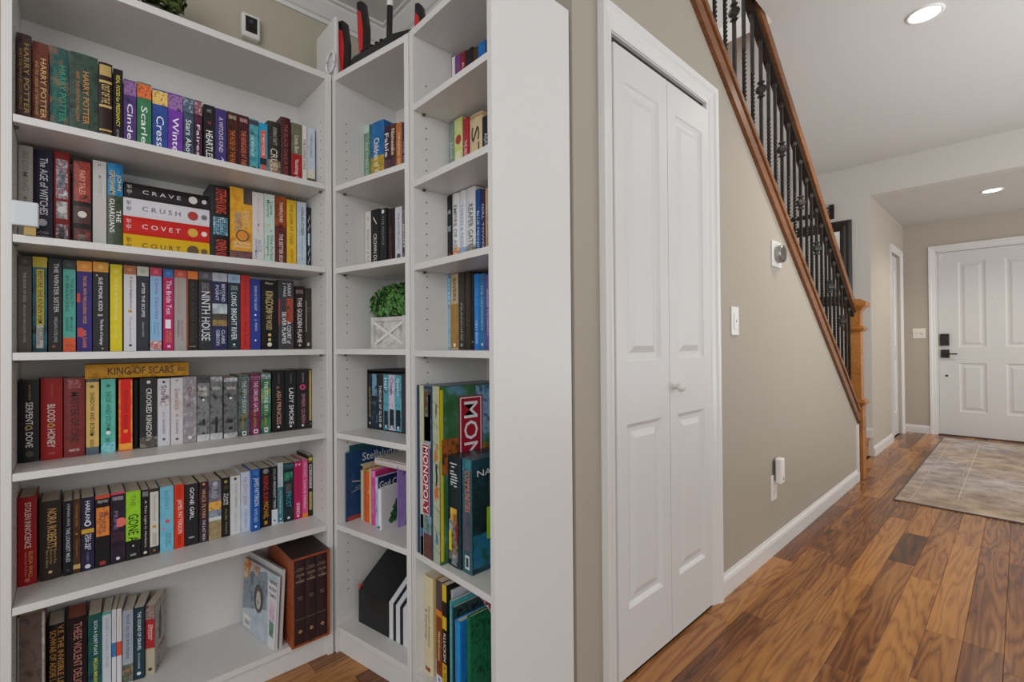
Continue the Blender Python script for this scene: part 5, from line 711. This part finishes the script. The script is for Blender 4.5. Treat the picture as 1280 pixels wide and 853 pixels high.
for key, s, t, h, ins, d, kind, cols, label, els, pg, cov in BOOKS:
    c = cnt[key] = cnt.get(key, 0)+1
    o0, a, dv, rz = AX[key[0]]
    nm = 'magazine' if kind == 'm' else 'scrapbook' if kind == 'a' else 'book'
    o = make_book(label, t, h, d, kind, cols, els, pg, cov, nm)
    o.location = o0+a*s+dv*ins+Vector((0, 0, ZS[key]+.0004)); o.rotation_euler = (0, 0, rz)
    if key in GROUP: o['group'] = GROUP[key]
    elif key[0] == 'M': o['group'] = 'books in the corner bookcase'
    else: o['group'] = 'books in the right bookcase'
    if key == 'LF':
        dl = math.radians((0, 0, 1, 3, 6, 8, 9, 11, 14, 22)[c-1]); o.rotation_euler = (0, 0, rz-dl)
    BK[key+str(c)] = (o, t, h, d)
def cover_plate(key, y0, y1, u0, u1, col, name='cover_patch', lift=.0006):
    o, t, h, d = BK[key]; x = t/2+lift
    return MB().add([(x, d*y0, h*(1-u1)), (x, d*y1, h*(1-u1)), (x, d*y1, h*(1-u0)), (x, d*y0, h*(1-u0))], [(0, 1, 2, 3)]).build(name, mat(col, .35, scale=40.), o)
def cover_text(key, s, y0, y1, u0, u1, col, lift=.0009):
    o, t, h, d = BK[key]; x = t/2+lift
    return lettering('cover_title', s, (x, d*y0, h*(1-u1)), (0, d*(y1-y0), 0), (0, 0, h*(u1-u0)), mat(col, .4), o)
def cover_blob(key, pts, col, lift=.0009, name='cover_picture'):
    o, t, h, d = BK[key]; x = t/2+lift
    return MB().add([(x, d*a, h*(1-b)) for a, b in pts], [tuple(range(len(pts)))]).build(name, mat(col, .4, scale=60.), o)
def blob(cy, cu, ry, ru, n=16, jit=0.): return [(cy+ry*(1+jit*random.uniform(-1, 1))*math.cos(2*PI*i/n), cu+ru*(1+jit*random.uniform(-1, 1))*math.sin(2*PI*i/n)) for i in range(n)]
# cover prints that show beside a row
cover_text('M52', 'Stellaluna', .3, 1.0, .05, .17, 'd8dce0')
for a, b in (((.1, .44), (.62, .52)), ((.08, .6), (.6, .5)), ((.15, .55), (.55, .46)), ((.3, .62), (.62, .5))):
    cover_blob('M52', [a, (a[0]+.02, a[1]-.012), (b[0], b[1]-.012), b], 'b8b4ac')
cover_plate('M52', .02, .98, .94, 1., 'a83c38'); cover_blob('M52', blob(.7, .6, .14, .1), '5c4a44')
cover_text('M57', 'God Cares', .06, .8, .1, .24, 'e8e8ec')
for cy, cu, ry, ru in ((.72, .3, .13, .11), (.58, .42, .16, .12), (.5, .56, .17, .13), (.42, .7, .16, .12), (.34, .82, .12, .09)): cover_blob('M58', blob(cy, cu, ry, ru, 18, .22), '24542c|356c34|1c4424')
cover_text('M59', 'A is for', .1, .9, .1, .2, '5c4488')
cover_blob('M59', [(.2, 1), (.25, .72), (.45, .62), (.75, .62), (.95, .75), (1, 1)], '2c2430')
cover_blob('M59', blob(.55, .5, .2, .11), 'd8b090'); cover_blob('M59', [(.35, .6), (.32, .45), (.4, .36), (.6, .34), (.78, .42), (.8, .6), (.74, .58), (.7, .46), (.45, .44), (.42, .6)], '4a2c1c', .0012)
cover_text('R57', 'THE', .12, .4, .62, .68, '14406c'); cover_text('R57', 'SECRETS', .12, .62, .71, .79, '14406c')
cover_plate('R51', .05, .98, .82, 1., 'dcd8e4')
cover_plate('LF10', .0, 1., .0, 1., '8c847c|b4aca4|5c5450', 'cover_print'); cover_blob('LF10', [(.3, .6), (.35, .2), (.5, .1), (.55, .3), (.5, .6)], '3a3032')
cover_text('LF10', 'NO MORE', .2, .85, .66, .74, '8c2c2c')

o = make_book('maroon book leaning across the tops of the blue and green books, right bookcase bottom', .016, .15, .11, 'h', '5c2438|6c3044', [('t', 'ATLAS', .2, .6, .2, .8, 'd8b8c0')])
o['group'] = 'books in the right bookcase'; o.location = AX['R'][0]+AX['R'][1]*.352+AX['R'][2]*.055+Vector((0, 0, ZS['R5']+.245)); o.rotation_euler = (0, math.radians(-62), 0)
# the four books lying flat in the second shelf of the large bookcase
FLAT = [('yellow', 'd8ac0c', 'C O U R T', '6c5410', .0585), ('red', 'c81c14', 'C O V E T', 'f0d8d4', .0515), ('white', 'd8d6da', 'C R U S H', '6c6c78', .0525), ('black', '1e1618', 'C R A V E', 'd0c8c8', .044)]
z = ZS['LB']; LAYY = .284
WHERE = {'yellow': 'bottom', 'red': 'second', 'white': 'third', 'black': 'topmost'}
for nm, c, s, tc_, t in FLAT:
    h_ = .2115 if nm != 'black' else .21
    els = [('h', 'TRACY', .055, .06, .1, .2, tc_), ('b', .05, .052, tc_, .15, .85), ('t', 'TRACY', .03, .085, .62, .82, tc_), ('t', 'WOLFF', .03, .085, .3, .5, tc_), ('t', s, .2, .64, .36, .62, tc_), ('e', .79, .5, .26, {'white': 'b02c24', 'black': 'd8d0cc', 'red': 'd8a838', 'yellow': '5c4420'}[nm]), ('e', .93, .5, .15, tc_)]
    o = make_book(nm+' hardcover lying flat, '+WHERE[nm]+' in the stack of four on the second left shelf', t, h_, .125, 'h', c, els[1:])
    o['group'] = 'four hardcovers lying flat on the second shelf'
    o.rotation_euler = (0, -PI/2, PI/2); o.location = (-1.61-.135, .314, z+t/2+.0003); z += t+.0004
# gold book lying across the fourth row
zt = max(BK['LD%d' % k][2] for k in range(4, 11))+ZS['LD']
o = make_book('metallic gold hardcover lying flat across the tops of the fourth row', .040, .237, .115, 'h', 'b8801c|d0982c|8c5c14', [('t', 'KING OF SCARS', .2, .84, .24, .76, '3c1c0c'), ('t', 'BARDUGO', .88, .97, .35, .65, '5c3010')])
o.rotation_euler = (0, -PI/2, PI/2); o.location = (-1.61-.135, .258, zt+.0205)
# white album lying on top of the picture books
zt = max(BK['M5%d' % k][2] for k in (3, 4, 5, 6, 7))+ZS['M5']
o = make_book('white album lying flat on top of the picture books in the corner case', .024, .17, .14, 'h', 'd8d0c8|cfc4bc', [('b', 0, 1, '6c3c34', .82, .9), ('b', .0, .05, 'e8c8c4')], cov='d9d4c6')
o.rotation_euler = (0, -PI/2, PHM); o.location = mframe(.265, .10, zt+.0125)

# slipcase with a fantasy series, corner case fourth shelf
def slipcase(name, label, loc, rz, W_, H_, D_, wall, m, cat='slipcase'):
    o = tag(empty(name, loc, rz), label, cat)
    MB().box(0, wall, 0, D_, 0, H_).box(W_-wall, W_, 0, D_, 0, H_).box(wall, W_-wall, 0, D_, H_-wall, H_).box(wall, W_-wall, 0, D_, 0, wall).box(wall, W_-wall, D_-wall, D_, wall, H_-wall).build('shell', m, o)
    return o
slipcase('slipcase', 'black slipcase holding a boxed series on the corner bookcase fourth shelf', mframe(.032, .118, ZS['M4']+.0003), PHM, .245, .212, .135, .004, mat('1a191b', .5))
x = .0365
for t, c, d_, els in ((.021, '141416|2c3038', 'black spined book, first from left inside the black slipcase', [('t', 'GLASS KINGDOM', .25, .8, .3, .7, 'b09858'), ('e', .92, .5, .2, 'c8c8c8')]),
                      (.03, '20405c|101820|5c8cb0', 'dark blue spined book, second from left inside the black slipcase', [('b', 0, .4, '2c5c84|80b0d0|14243c', .1, .9)]),
                      (.033, '1c1c1f|2c2c30', 'charcoal spined book with white title, third inside the black slipcase', [('t', 'THRONE OF GLASS', .2, .88, .3, .72, 'd8d8dc'), ('e', .94, .5, .2, 'c8c8c8')]),
                      (.028, '2c7c90|58a8b8|1c3c4c', 'teal spined book, fourth from left inside the black slipcase', [('t', 'Heir', .06, .3, .2, .75, 'dceef0'), ('b', .66, .96, '101820', .15, .85), ('e', .94, .5, .2, 'c8c8c8')]),
                      (.033, 'b8a8c8|d0c8dc|8c84a0', 'lilac spined book, fifth from left inside the black slipcase', [('t', 'Crown', .06, .36, .2, .75, '4c3c5c'), ('b', .62, .96, '18161c', .15, .85), ('e', .94, .5, .2, 'c8c8c8')]),
                      (.033, '2c8498|64b0c0|1c4858', 'turquoise spined book, rightmost visible inside the black slipcase', [('t', 'Queen', .06, .36, .2, .75, 'dceef0'), ('b', .62, .96, '101418', .15, .85), ('e', .94, .5, .2, 'c8c8c8')]),
                      (.028, '3a3a40', 'grey spined book at the right end of the black slipcase', [])):
    o = make_book(d_, t-.0008, .192, .125, 'p', c, els); o['group'] = 'boxed series in the black slipcase'
    o.location = mframe(x+t/2, .1185, ZS['M4']+.0047); o.rotation_euler = (0, 0, PHM); x += t

# brown boxed set and magazines on the bottom left shelf
zf = ZS['LF']+.0004
sc = slipcase('slipcase', 'burnt orange slipcase holding three dark brown volumes on the bottom left shelf', (-1.588, .508, zf), PI/2, .1205, .285, .255, .007, mat('8c4220|a04c24|7c381c', .45))
MB().box(.0, .1205, .0005, .255, .2852, .2868).build('top_sheet', mat('3a2a26', .5), sc)
for k in range(3):
    els = [('b', .12, .123, 'b09a80', .05, .95), ('h', 'THE COMPLETE', .09, .11, .2, .8, 'a08a78'), ('h', 'CALVIN', .16, .19, .15, .85, 'b09a80'), ('h', 'AND', .205, .22, .4, .6, 'b09a80'), ('h', 'HOBBES', .235, .262, .12, .88, 'b09a80'),
           ('h', 'BOOK', .43, .445, .3, .7, 'a08a78'), ('h', ('ONE', 'TWO', 'THREE')[k], .455, .47, .3, .7, 'a08a78'), ('b', .7, .703, 'a08a78', .05, .95), ('e', .85, .5, .15, 'c89868'), ('e', .85, .5, .07, '3a2826')]
    o = make_book(('left', 'middle', 'right')[k]+' dark brown volume in the burnt orange slipcase', .0346, .268, .235, 'h', '342224', els)
    o['group'] = 'dark brown volumes in the orange slipcase'; o.location = (-1.5885, .508+.0078+.0173+.0352*k, zf+.0076); o.rotation_euler = (0, 0, PI/2)
def magazine(label, loc, rz, lean, t, h, d, spine, back):
    o = tag(empty('magazine', loc, rz, 0, 0), label, 'magazine', 'magazines leaning on the orange slipcase')
    o.rotation_euler = (0, lean, rz)
    MB().box(-t/2, t/2, 0, d, 0, h).build('pages', mat('d4d2cc', .5), o)
    MB().box(-t/2-.0005, t/2+.0005, -.0006, d, 0, h).build('cover', mat(spine, .3), o)
    x = -t/2-.001
    def P(pts, c, nm, l=0.): MB().add([(x-l, d*a, h*(1-b)) for a, b in pts], [tuple(range(len(pts)))]).build(nm, mat(c, .3, scale=26.), o)
    if back:
        P([(.0, 0), (1, 0), (1, 1), (0, 1)], 'c4ccd4|a8b8c4', 'cover_print')
        P([(.3, .02), (1, .2), (1, .74), (.55, .62), (.3, .55), (.28, .3)], '6c7884|8c98a4|586470', 'cover_drawing', .0002)
        P([(.75, 0), (1, 0), (1, .3), (.9, .28), (.8, .12)], 'b8301c|d8a040|e8e0d4', 'cover_drawing', .0004)
        P([(.5, .02), (.75, .02), (.7, .14), (.58, .16)], 'd8c8b0|a06848', 'cover_drawing', .0005)
        P(blob(.52, .46, .14, .2, 22), '2c2a2a|5c5650', 'cover_picture', .0006); P(blob(.52, .48, .07, .13, 18), 'a8a498|c8c0b0|70685c', 'cover_picture', .0008)
        P([(.0, .15), (.26, .1), (.2, 1), (.0, 1)], 'dcd8dc', 'cover_strip', .0007)
        P([(.04, .4), (.2, .36), (.2, .6), (.05, .64)], 'c49cb4|e0c8d4', 'cover_print', .0009); P([(.06, .66), (.18, .62), (.18, .84), (.06, .86)], '3c6c48|88a890', 'cover_print', .0009)
        for q in range(3): lettering('cover_lettering', ('NEWS', 'MODERN', 'TIMES')[q], (x-.001, d*.22, h*(.86-.09*q)), (0, -d*.2, 0), (0, 0, h*.05), mat('3c3438', .4), o)
        P([(.72, .8), (.95, .78), (.95, .96), (.72, .97)], 'e4e2de', 'barcode_patch', .0008)
        for q in range(7): P([(.76+.022*q, .86), (.768+.022*q, .86), (.768+.022*q, .93), (.76+.022*q, .93)], '1c1c1c', 'barcode_bar', .001)
    return o
magazine('glossy magazine with a grey drawing on its cover, leaning foremost by the slipcase', (-1.622, .470, zf), PI/2+.17, .05, .006, .23, .235, 'd4d2d4', True)
magazine('white spined magazine leaning between the front magazine and the orange slipcase', (-1.628, .4855, zf), PI/2+.17, .05, .008, .245, .235, 'c8c6c4', False)

# magazine files on the corner case floor shelf
def file_box(label, s0, s1, m):
    o = tag(empty('magazine_file', mframe(s0, .06, ZS['M6']+.0004), PHM), label, 'magazine file', 'black and white magazine files')
    MB().prism([(0, 0), (.19, 0), (.19, .245), (.178, .245), (0, .118)], 0, 0, s1-s0-.0006).build('body', m, o, bevel=.0012)
    return o
bxo = file_box('large black file box with a sloping top on the corner bookcase floor', .055, .2155, mat('17171a', .4, bump=.3))
for xx in (.03, .125): MB().lathe([(.004, 0), (.004, .003)], (0, 0, 0), 2, 10).build('rivet', mat('a8a49c', .3, 1.), bxo, (xx, .15, .2235))
MB().box(-.001, .008, -.001, .012, .114, .128).build('red_sticker', mat('c8543c', .5), bxo)
file_box('white magazine file directly right of the large black box', .216, .2355, mat('d6d8dc', .4))
file_box('slim black magazine file between the two nearest white files', .236, .249, mat('1a1a1e', .4))
file_box('white magazine file between two slim black files', .2495, .2685, mat('d6d8dc', .4))
file_box('slim black magazine file farther right beside the last white file', .269, .283, mat('1a1a1e', .4))
file_box('last white magazine file, nearest the right side panel', .2835, .345, mat('d6d8dc', .4))

# potted plant in the corner case
pl = tag(empty('potted_plant', mframe(.172, .165, ZS['M3']+.0004), PHM), 'bushy small leaved green plant in a white crate planter with X fronts', 'plant')
W2, H2 = .082, .106
MB().box(-W2+.006, W2-.006, -.06, .06, .004, H2).build('planter', mat('c4c0ba|d6d3ce|aaa49c', .6, scale=30.), pl)
for sx in (-1, 1):
    for yy in (-.068, .056): MB().box(sx*W2-.008, sx*W2+.008, yy, yy+.014, 0, H2+.004).build('post', mat('d2cfca|bcb7b0', .6), pl)
for za in (0, H2-.012): MB().box(-W2+.008, W2-.008, -.066, -.058, za, za+.014).build('rail', mat('d2cfca|bcb7b0', .6), pl)
for s in (-1, 1):
    MB().add([(-W2+.008, -.0655+.001*s, H2/2-s*(H2/2-.016)-.006), (-W2+.008, -.0655+.001*s, H2/2-s*(H2/2-.016)+.006), (W2-.008, -.0655+.001*s, H2/2+s*(H2/2-.016)+.006), (W2-.008, -.0655+.001*s, H2/2+s*(H2/2-.016)-.006)], [(0, 1, 2, 3)]).build('cross_slat', mat('dcdad6', .6), pl)
MB().box(-W2+.012, W2-.012, -.054, .054, H2-.01, H2-.002).build('soil', mat('3a2e22', .9), pl)
def foliage(name, par, c, rad, n, leaf, cols, zmin=-1.):
    vs, fs = [], []
    for _ in range(n):
        d = Vector((random.gauss(0, 1), random.gauss(0, 1), random.gauss(.25, 1))).normalized()
        if d.z < zmin: d.z = -d.z*.3
        p = Vector(c)+Vector((d.x*rad[0], d.y*rad[1], d.z*rad[2]))*(.55+.45*random.random()**.5)
        nd = (d+Vector((random.uniform(-.6, .6), random.uniform(-.6, .6), random.uniform(-.2, .7)))).normalized()
        a = nd.cross(Vector((random.random(), random.random(), random.random()))).normalized(); b = nd.cross(a); L_ = leaf*random.uniform(.7, 1.25); W_ = L_*.62
        q = len(vs)
        vs += [p-a*L_*.5, p-b*W_*.42-a*L_*.05-nd*.001, p+a*L_*.5, p+b*W_*.42-a*L_*.05-nd*.001, p+nd*.0015]
        fs += [(q, q+1, q+4), (q+1, q+2, q+4), (q+2, q+3, q+4), (q+3, q, q+4)]
    return tag(MB().add(vs, fs).build(name, mat(cols, .45, scale=90.), par), kind='stuff')
foliage('foliage', pl, (-.01, 0, .15), (.135, .085, .085), 1300, .023, '3c6c2c|5c9444|284c1e', -.5)
mb = MB()
for _ in range(14):
    a = random.uniform(0, 2*PI); mb.tube([(0, 0, H2-.004), (.05*math.cos(a), .035*math.sin(a), .15), (.08*math.cos(a), .06*math.sin(a), .18)], .0012, 5)
tag(mb.build('stems', mat('4c5a2c', .6), pl), kind='stuff')
bk = MB().box(0, .07, 0, .035, 0, .05).build('keepsake_box', mat('2a2420', .5), loc=mframe(.262, .10, ZS['M3']+.0004), bevel=.003); bk.rotation_euler = (0, 0, PHM)
tag(bk, 'small dark keepsake box on the shelf beside the crate planter', 'box')

# board games, right bookcase (local frame of the right case)
def rframe(s, ins, z): return AX['R'][0]+AX['R'][1]*s+AX['R'][2]*ins+Vector((0, 0, z))
def game(label, s0, s1, h, ins, d, col, cov=None):
    o = tag(empty('board_game_box', rframe((s0+s1)/2, ins, ZS['R4']+.0004), 0), label, 'board game', 'board game boxes in the right bookcase')
    t = s1-s0
    MB().box(-t/2+.0012, t/2-.0012, .0012, d-.0012, 0, h-.001).build('box_base', mat('2c3c48', .5), o)
    MB().box(-t/2, t/2-.0006, 0, d, .0004, h).build('box_lid', mat(col, .3), o, bevel=.001)
    if cov: MB().box(t/2-.0005, t/2+.0001, .002, d-.002, .003, h-.002).build('cover_print', mat(cov, .3, scale=12.), o)
    o['t'] = t; o['h'] = h; o['d'] = d
    del o['t'], o['h'], o['d']
    BK[label[:6]] = (o, t, h, d); return o, t, h
def sp(o, t, h, u0, u1, v0, v1, c, nm='spine_print', l=.0005):
    return MB().add([(t*(v0-.5), -l, h*(1-u1)), (t*(v1-.5), -l, h*(1-u1)), (t*(v1-.5), -l, h*(1-u0)), (t*(v0-.5), -l, h*(1-u0))], [(0, 1, 2, 3)]).build(nm, mat(c, .3, scale=50.), o)
def stx(o, t, h, s, u0, u1, v0, v1, c, l=.0012, nm='spine_title'):
    return lettering(nm, s, (t*(v0-.5), -l, h*(1-u0)), (0, 0, -h*(u1-u0)), (t*(v1-v0), 0, 0), mat(c, .35), o)
o, t, h = game('tall board game box with a red lettered spine logo, leftmost by the side panel', .028, .110, .488, .003, .25, '24405c')
sp(o, t, h, .0, 1, .2, .42, 'b8bca0|c8ccb4'); sp(o, t, h, .0, .36, .42, .48, 'c8b828'); sp(o, t, h, .02, .32, .5, .9, '4a3428|5c4c3c|6c7c88'); sp(o, t, h, .05, .2, .74, .88, '58a0c8')
sp(o, t, h, .18, .36, .5, .92, '88a08c|a8b4c8|4c6c3c'); sp(o, t, h, .34, .75, .36, .8, 'd8d4dc', 'logo_plate', .0008); sp(o, t, h, .345, .745, .39, .77, 'a81c3c', 'logo_field', .001)
stx(o, t, h, 'MONOPOLY', .355, .735, .43, .73, 'f0ecec', .0013)
sp(o, t, h, .75, .86, .42, .92, '3c6440|90a4b8'); sp(o, t, h, .86, 1, .42, .92, '5c3434|6c4440'); sp(o, t, h, .76, 1, .22, .4, 'a8c0c8'); sp(o, t, h, .84, .89, .24, .38, '2c6c98', 'token', .0008)
o, t, h = game('tall board game box with a cream track spine and large red cover logo', .1125, .1485, .490, .002, .25, '38504c', '2c5c34|3c6c44|5c8ca8')
sp(o, t, h, .0, 1, .02, .93, 'a8b098|b4bca4'); sp(o, t, h, .0, .42, .86, .98, 'd0c018', 'yellow_strip', .0008)
for u in (.1, .22, .33, .44, .56, .69, .81, .92): MB().add([(-t*.48, -.0009, h*(1-u)+.008), (t*.43, -.0009, h*(1-u)-.008), (t*.43, -.0009, h*(1-u)-.0095), (-t*.48, -.0009, h*(1-u)+.0065)], [(0, 1, 2, 3)]).build('track_line', mat('343830', .4), o)
def tok(pts, u, c): MB().add([(t*(a-.5), -.001, h*(1-u)+.03*b) for a, b in pts], [tuple(range(len(pts)))]).build('token', mat(c, .4), o)
tok([(.25, .1), (.45, .5), (.55, 1.1), (.7, .9), (.6, .3), (.72, -.3), (.5, -.7), (.2, -.6)], .385, 'c87828')
tok([(.4, 1), (.65, 1), (.6, .35), (.7, -.1), (.6, -1), (.42, -1), (.45, 0), (.38, .4)], .5, '20241f')
tok([(.2, .1), (.35, .5), (.4, .9), (.55, .5), (.8, .7), (.7, .1), (.85, -.4), (.55, -.3), (.45, -.8), (.3, -.3)], .605, 'c86c20')
tok([(.4, .7), (.65, .3), (.7, -.6), (.5, -.3), (.35, -.7)], .86, '3878a8'); tok([(.45, .7), (.6, .9), (.6, .1), (.5, -.6), (.42, 0)], .15, '4a5048')
def cpl(y0, y1, u0, u1, c, nm='cover_print', l=.0004):
    d = .25; x = t/2+l
    return MB().add([(x, d*y0, h*(1-u1)), (x, d*y1, h*(1-u1)), (x, d*y1, h*(1-u0)), (x, d*y0, h*(1-u0))], [(0, 1, 2, 3)]).build(nm, mat(c, .3, scale=30.), o)
cpl(0, .04, .02, .98, 'c8b818'); cpl(.5, .99, .01, .3, '3c6c98|88acc8|2c4c80', l=.0005); cpl(.02, .45, .3, .5, '7c4420|a45c28|3c2c1c', l=.0006); cpl(.6, .99, .36, .5, 'b88c28|8c5c20|4c5c58', l=.0006)
cpl(.25, .60, .065, .965, '8c1428', 'logo_plate', .0009); cpl(.27, .58, .073, .957, 'dcd8dc', 'logo_rim', .0011); cpl(.285, .565, .08, .95, 'a4142c', 'logo_field', .0013)
lettering('cover_title', 'MONOPOLY', (t/2+.0016, .25*.325, h*(1-.1)), (0, 0, -h*.83), (0, .25*.2, 0), mat('ece8ea', .35), o)
o, t, h = game('shorter navy board game box with white text lines and a collage on its spine', .150, .2095, .30, .026, .225, '142c38|183440', '0e1c26')
sp(o, t, h, .0, 1, .06, .84, '10222c')
for u, a, b in ((.06, .2, .72), (.09, .3, .55), (.13, .22, .5), (.155, .2, .7), (.18, .28, .75), (.205, .25, .78), (.23, .22, .7), (.25, .25, .4), (.26, .5, .72)):
    sp(o, t, h, u, u+.012, a, b, 'c0ccd0', 'text_line', .001)
sp(o, t, h, .47, .6, .2, .7, 'c89438|e0b860', 'collage_piece', .001); sp(o, t, h, .52, .62, .42, .72, '8c5c34|b07c4c', 'collage_piece', .0013); sp(o, t, h, .58, .68, .12, .4, 'c8d0d4|485860', 'collage_piece', .0013)
sp(o, t, h, .62, .94, .1, .78, '20181a|6c2c2c|8c8478|181a1c', 'collage_piece', .0012); sp(o, t, h, .68, .86, .1, .3, 'd8c820', 'collage_piece', .0015); sp(o, t, h, .6, .74, .66, .8, '7c2028', 'collage_piece', .0015); sp(o, t, h, .88, .98, .3, .7, 'a8b0b4|2c3438', 'collage_piece', .0014)
o, t, h = game('shorter dark board game box with a lime sticky note on its cover', .2135, .254, .302, .028, .225, '2c5058|3c646c|244450', '101c20|18383c|1c4c68')
sp(o, t, h, .0, .1, .06, .94, '3c8c90|28586c')
stx(o, t, h, 'COMMUNITIES', .1, .46, .3, .85, 'd8806c'); sp(o, t, h, .46, .8, .2, .8, '3c4c5c|6c5468'); sp(o, t, h, .84, .96, .3, .75, 'c8d4d4', 'label_patch', .001); sp(o, t, h, .86, .94, .4, .65, '20343c', 'label_print', .0014)
def dpl(y0, y1, u0, u1, c, nm, l):
    d = .225; x = t/2+l
    return MB().add([(x, d*y0, h*(1-u1)), (x, d*y1, h*(1-u1)), (x, d*y1, h*(1-u0)), (x, d*y0, h*(1-u0))], [(0, 1, 2, 3)]).build(nm, mat(c, .4, scale=30.), o)
dpl(.02, .98, .66, .95, '145878|1c6c8c|184c3c', 'cover_print', .0004)
lettering('cover_lettering', 'NAME', (t/2+.0008, .225*.08, h*.845), (0, .225*.42, 0), (0, 0, h*.055), mat('d8dcdc', .4), o)
lettering('cover_title', 'QUI', (t/2+.0008, .225*.3, h*.61), (0, .225*.6, 0), (0, 0, h*.1), mat('c87850', .4), o)
nt_ = dpl(.22, .8, .44, .72, '9cc820', 'sticky_note', .0015); tag(nt_, 'lime green sticky note')
for q in range(6): dpl(.3, .55+.2*random.random(), .47+.035*q, .478+.035*q, '5c8414', 'note_writing', .0019)

# small white gadget, wall camera, router, top plants
g = tag(empty('door_chime', (-1.612, -.086, ZS['LB']+.0004)), 'small white plastic gadget with a metal foot at the left end of the second shelf', 'gadget')
MB().box(-.012, .014, -.022, .023, .02, .078).build('body', mat('cfd3d6', .3), g, bevel=.005, seg=3)
MB().box(-.006, .006, -.002, .018, 0, .02).build('foot', mat('a88c54', .3, .8), g)
c = tag(empty('wall_camera', (XL, .468, 2.165)), 'small white security camera with a black face on the wall above the left bookcase', 'camera')
MB().box(.0, .03, -.03, .03, 0, .085).build('body', mat('dddbd6', .3), c, bevel=.009, seg=3)
MB().box(.0292, .0315, -.019, .019, .018, .074).build('front_panel', mat('1c1b1b', .25), c, bevel=.003)
MB().lathe([(.008, .031), (.008, .033), (.005, .034), (.001, .034)], (0, 0, .058), 0, 16).build('lens', mat('3a3a40', .1), c)
wp = tag(empty('mesh_panel', (-1.694, .663, 1.9886)), 'white upright plastic panel with rounded corners behind the router antennas', 'panel')
MB().box(-.086, .086, 0, .014, 0, .21).build('body', mat('d8d6d2', .35), wp, bevel=.007, seg=3)
ringm = MB()
for i in range(24):
    pass
ringm.tube([(.06+.035*math.cos(2*PI*i/24), -.006, .055+.035*math.sin(2*PI*i/24)) for i in range(25)], .004, 8).build('ring', mat('e4e4ea', .3), wp)
r = tag(empty('router', mframe(.19, .085, 1.9886), PHM), 'black gaming router with red edged antennas on top of the corner bookcase', 'router')
MB().prism([(-.17, -.04), (-.1, -.06), (.1, -.06), (.17, -.04), (.18, .06), (.1, .09), (-.1, .09), (-.18, .06)], 2, .004, .05).build('body', mat('17171a', .4), r, bevel=.006)
for k in range(5): MB().box(-.06+.024*k, -.048+.024*k, -.061, -.02, .05, .053).build('vent', mat('0c0c0d', .5), r)
def antenna(x, y, z0, z1, wd, lean, red=True):
    a = MB().prism([(-wd*.4, z0), (wd*.4, z0), (wd*.5, z0+(z1-z0)*.55), (wd*.25, z1-.012), (-.004, z1), (-wd*.5, z1), (-wd*.5, z0+(z1-z0)*.4)], 1, -.008, .008).build('antenna', mat('151517', .35), r, (x, y, 0), bevel=.0015)
    a.rotation_euler = (0, lean, .25)
    if red: MB().prism([(-wd*.36, z0+.012), (-wd*.12, z0+.012), (wd*.05, z0+(z1-z0)*.5), (-wd*.1, z1-.04), (-wd*.42, z1-.028), (-wd*.44, z0+(z1-z0)*.42)], 1, -.0095, -.0075).build('red_inset', mat('c02228', .3), a)
antenna(-.165, -.045, .01, .205, .042, -.02); antenna(-.055, -.045, .02, .228, .042, -.04)
an = MB().tube([(.065, -.045, .03), (.075, -.045, .27)], .0095, 12).build('antenna', mat('131315', .35), r)
MB().lathe([(.0102, .155), (.0102, .175)], (.0705, -.045, 0), 2, 14).build('sticker', mat('d8d8d4', .4), an)
antenna(.19, -.03, .01, .12, .034, .05)
tp = tag(empty('trailing_plant', (-1.74, .17, 1.9886)), 'small green plant at the top edge of the left bookcase', 'plant')
MB().lathe([(.03, 0), (.04, .05), (.043, .055), (.038, .055), (.036, .045), (.001, .045)], n=24).build('pot', mat('4a4038', .6), tp)
foliage('foliage', tp, (0, 0, .13), (.07, .085, .075), 700, .03, '3c4c20|5c6c30|283818', -.7)
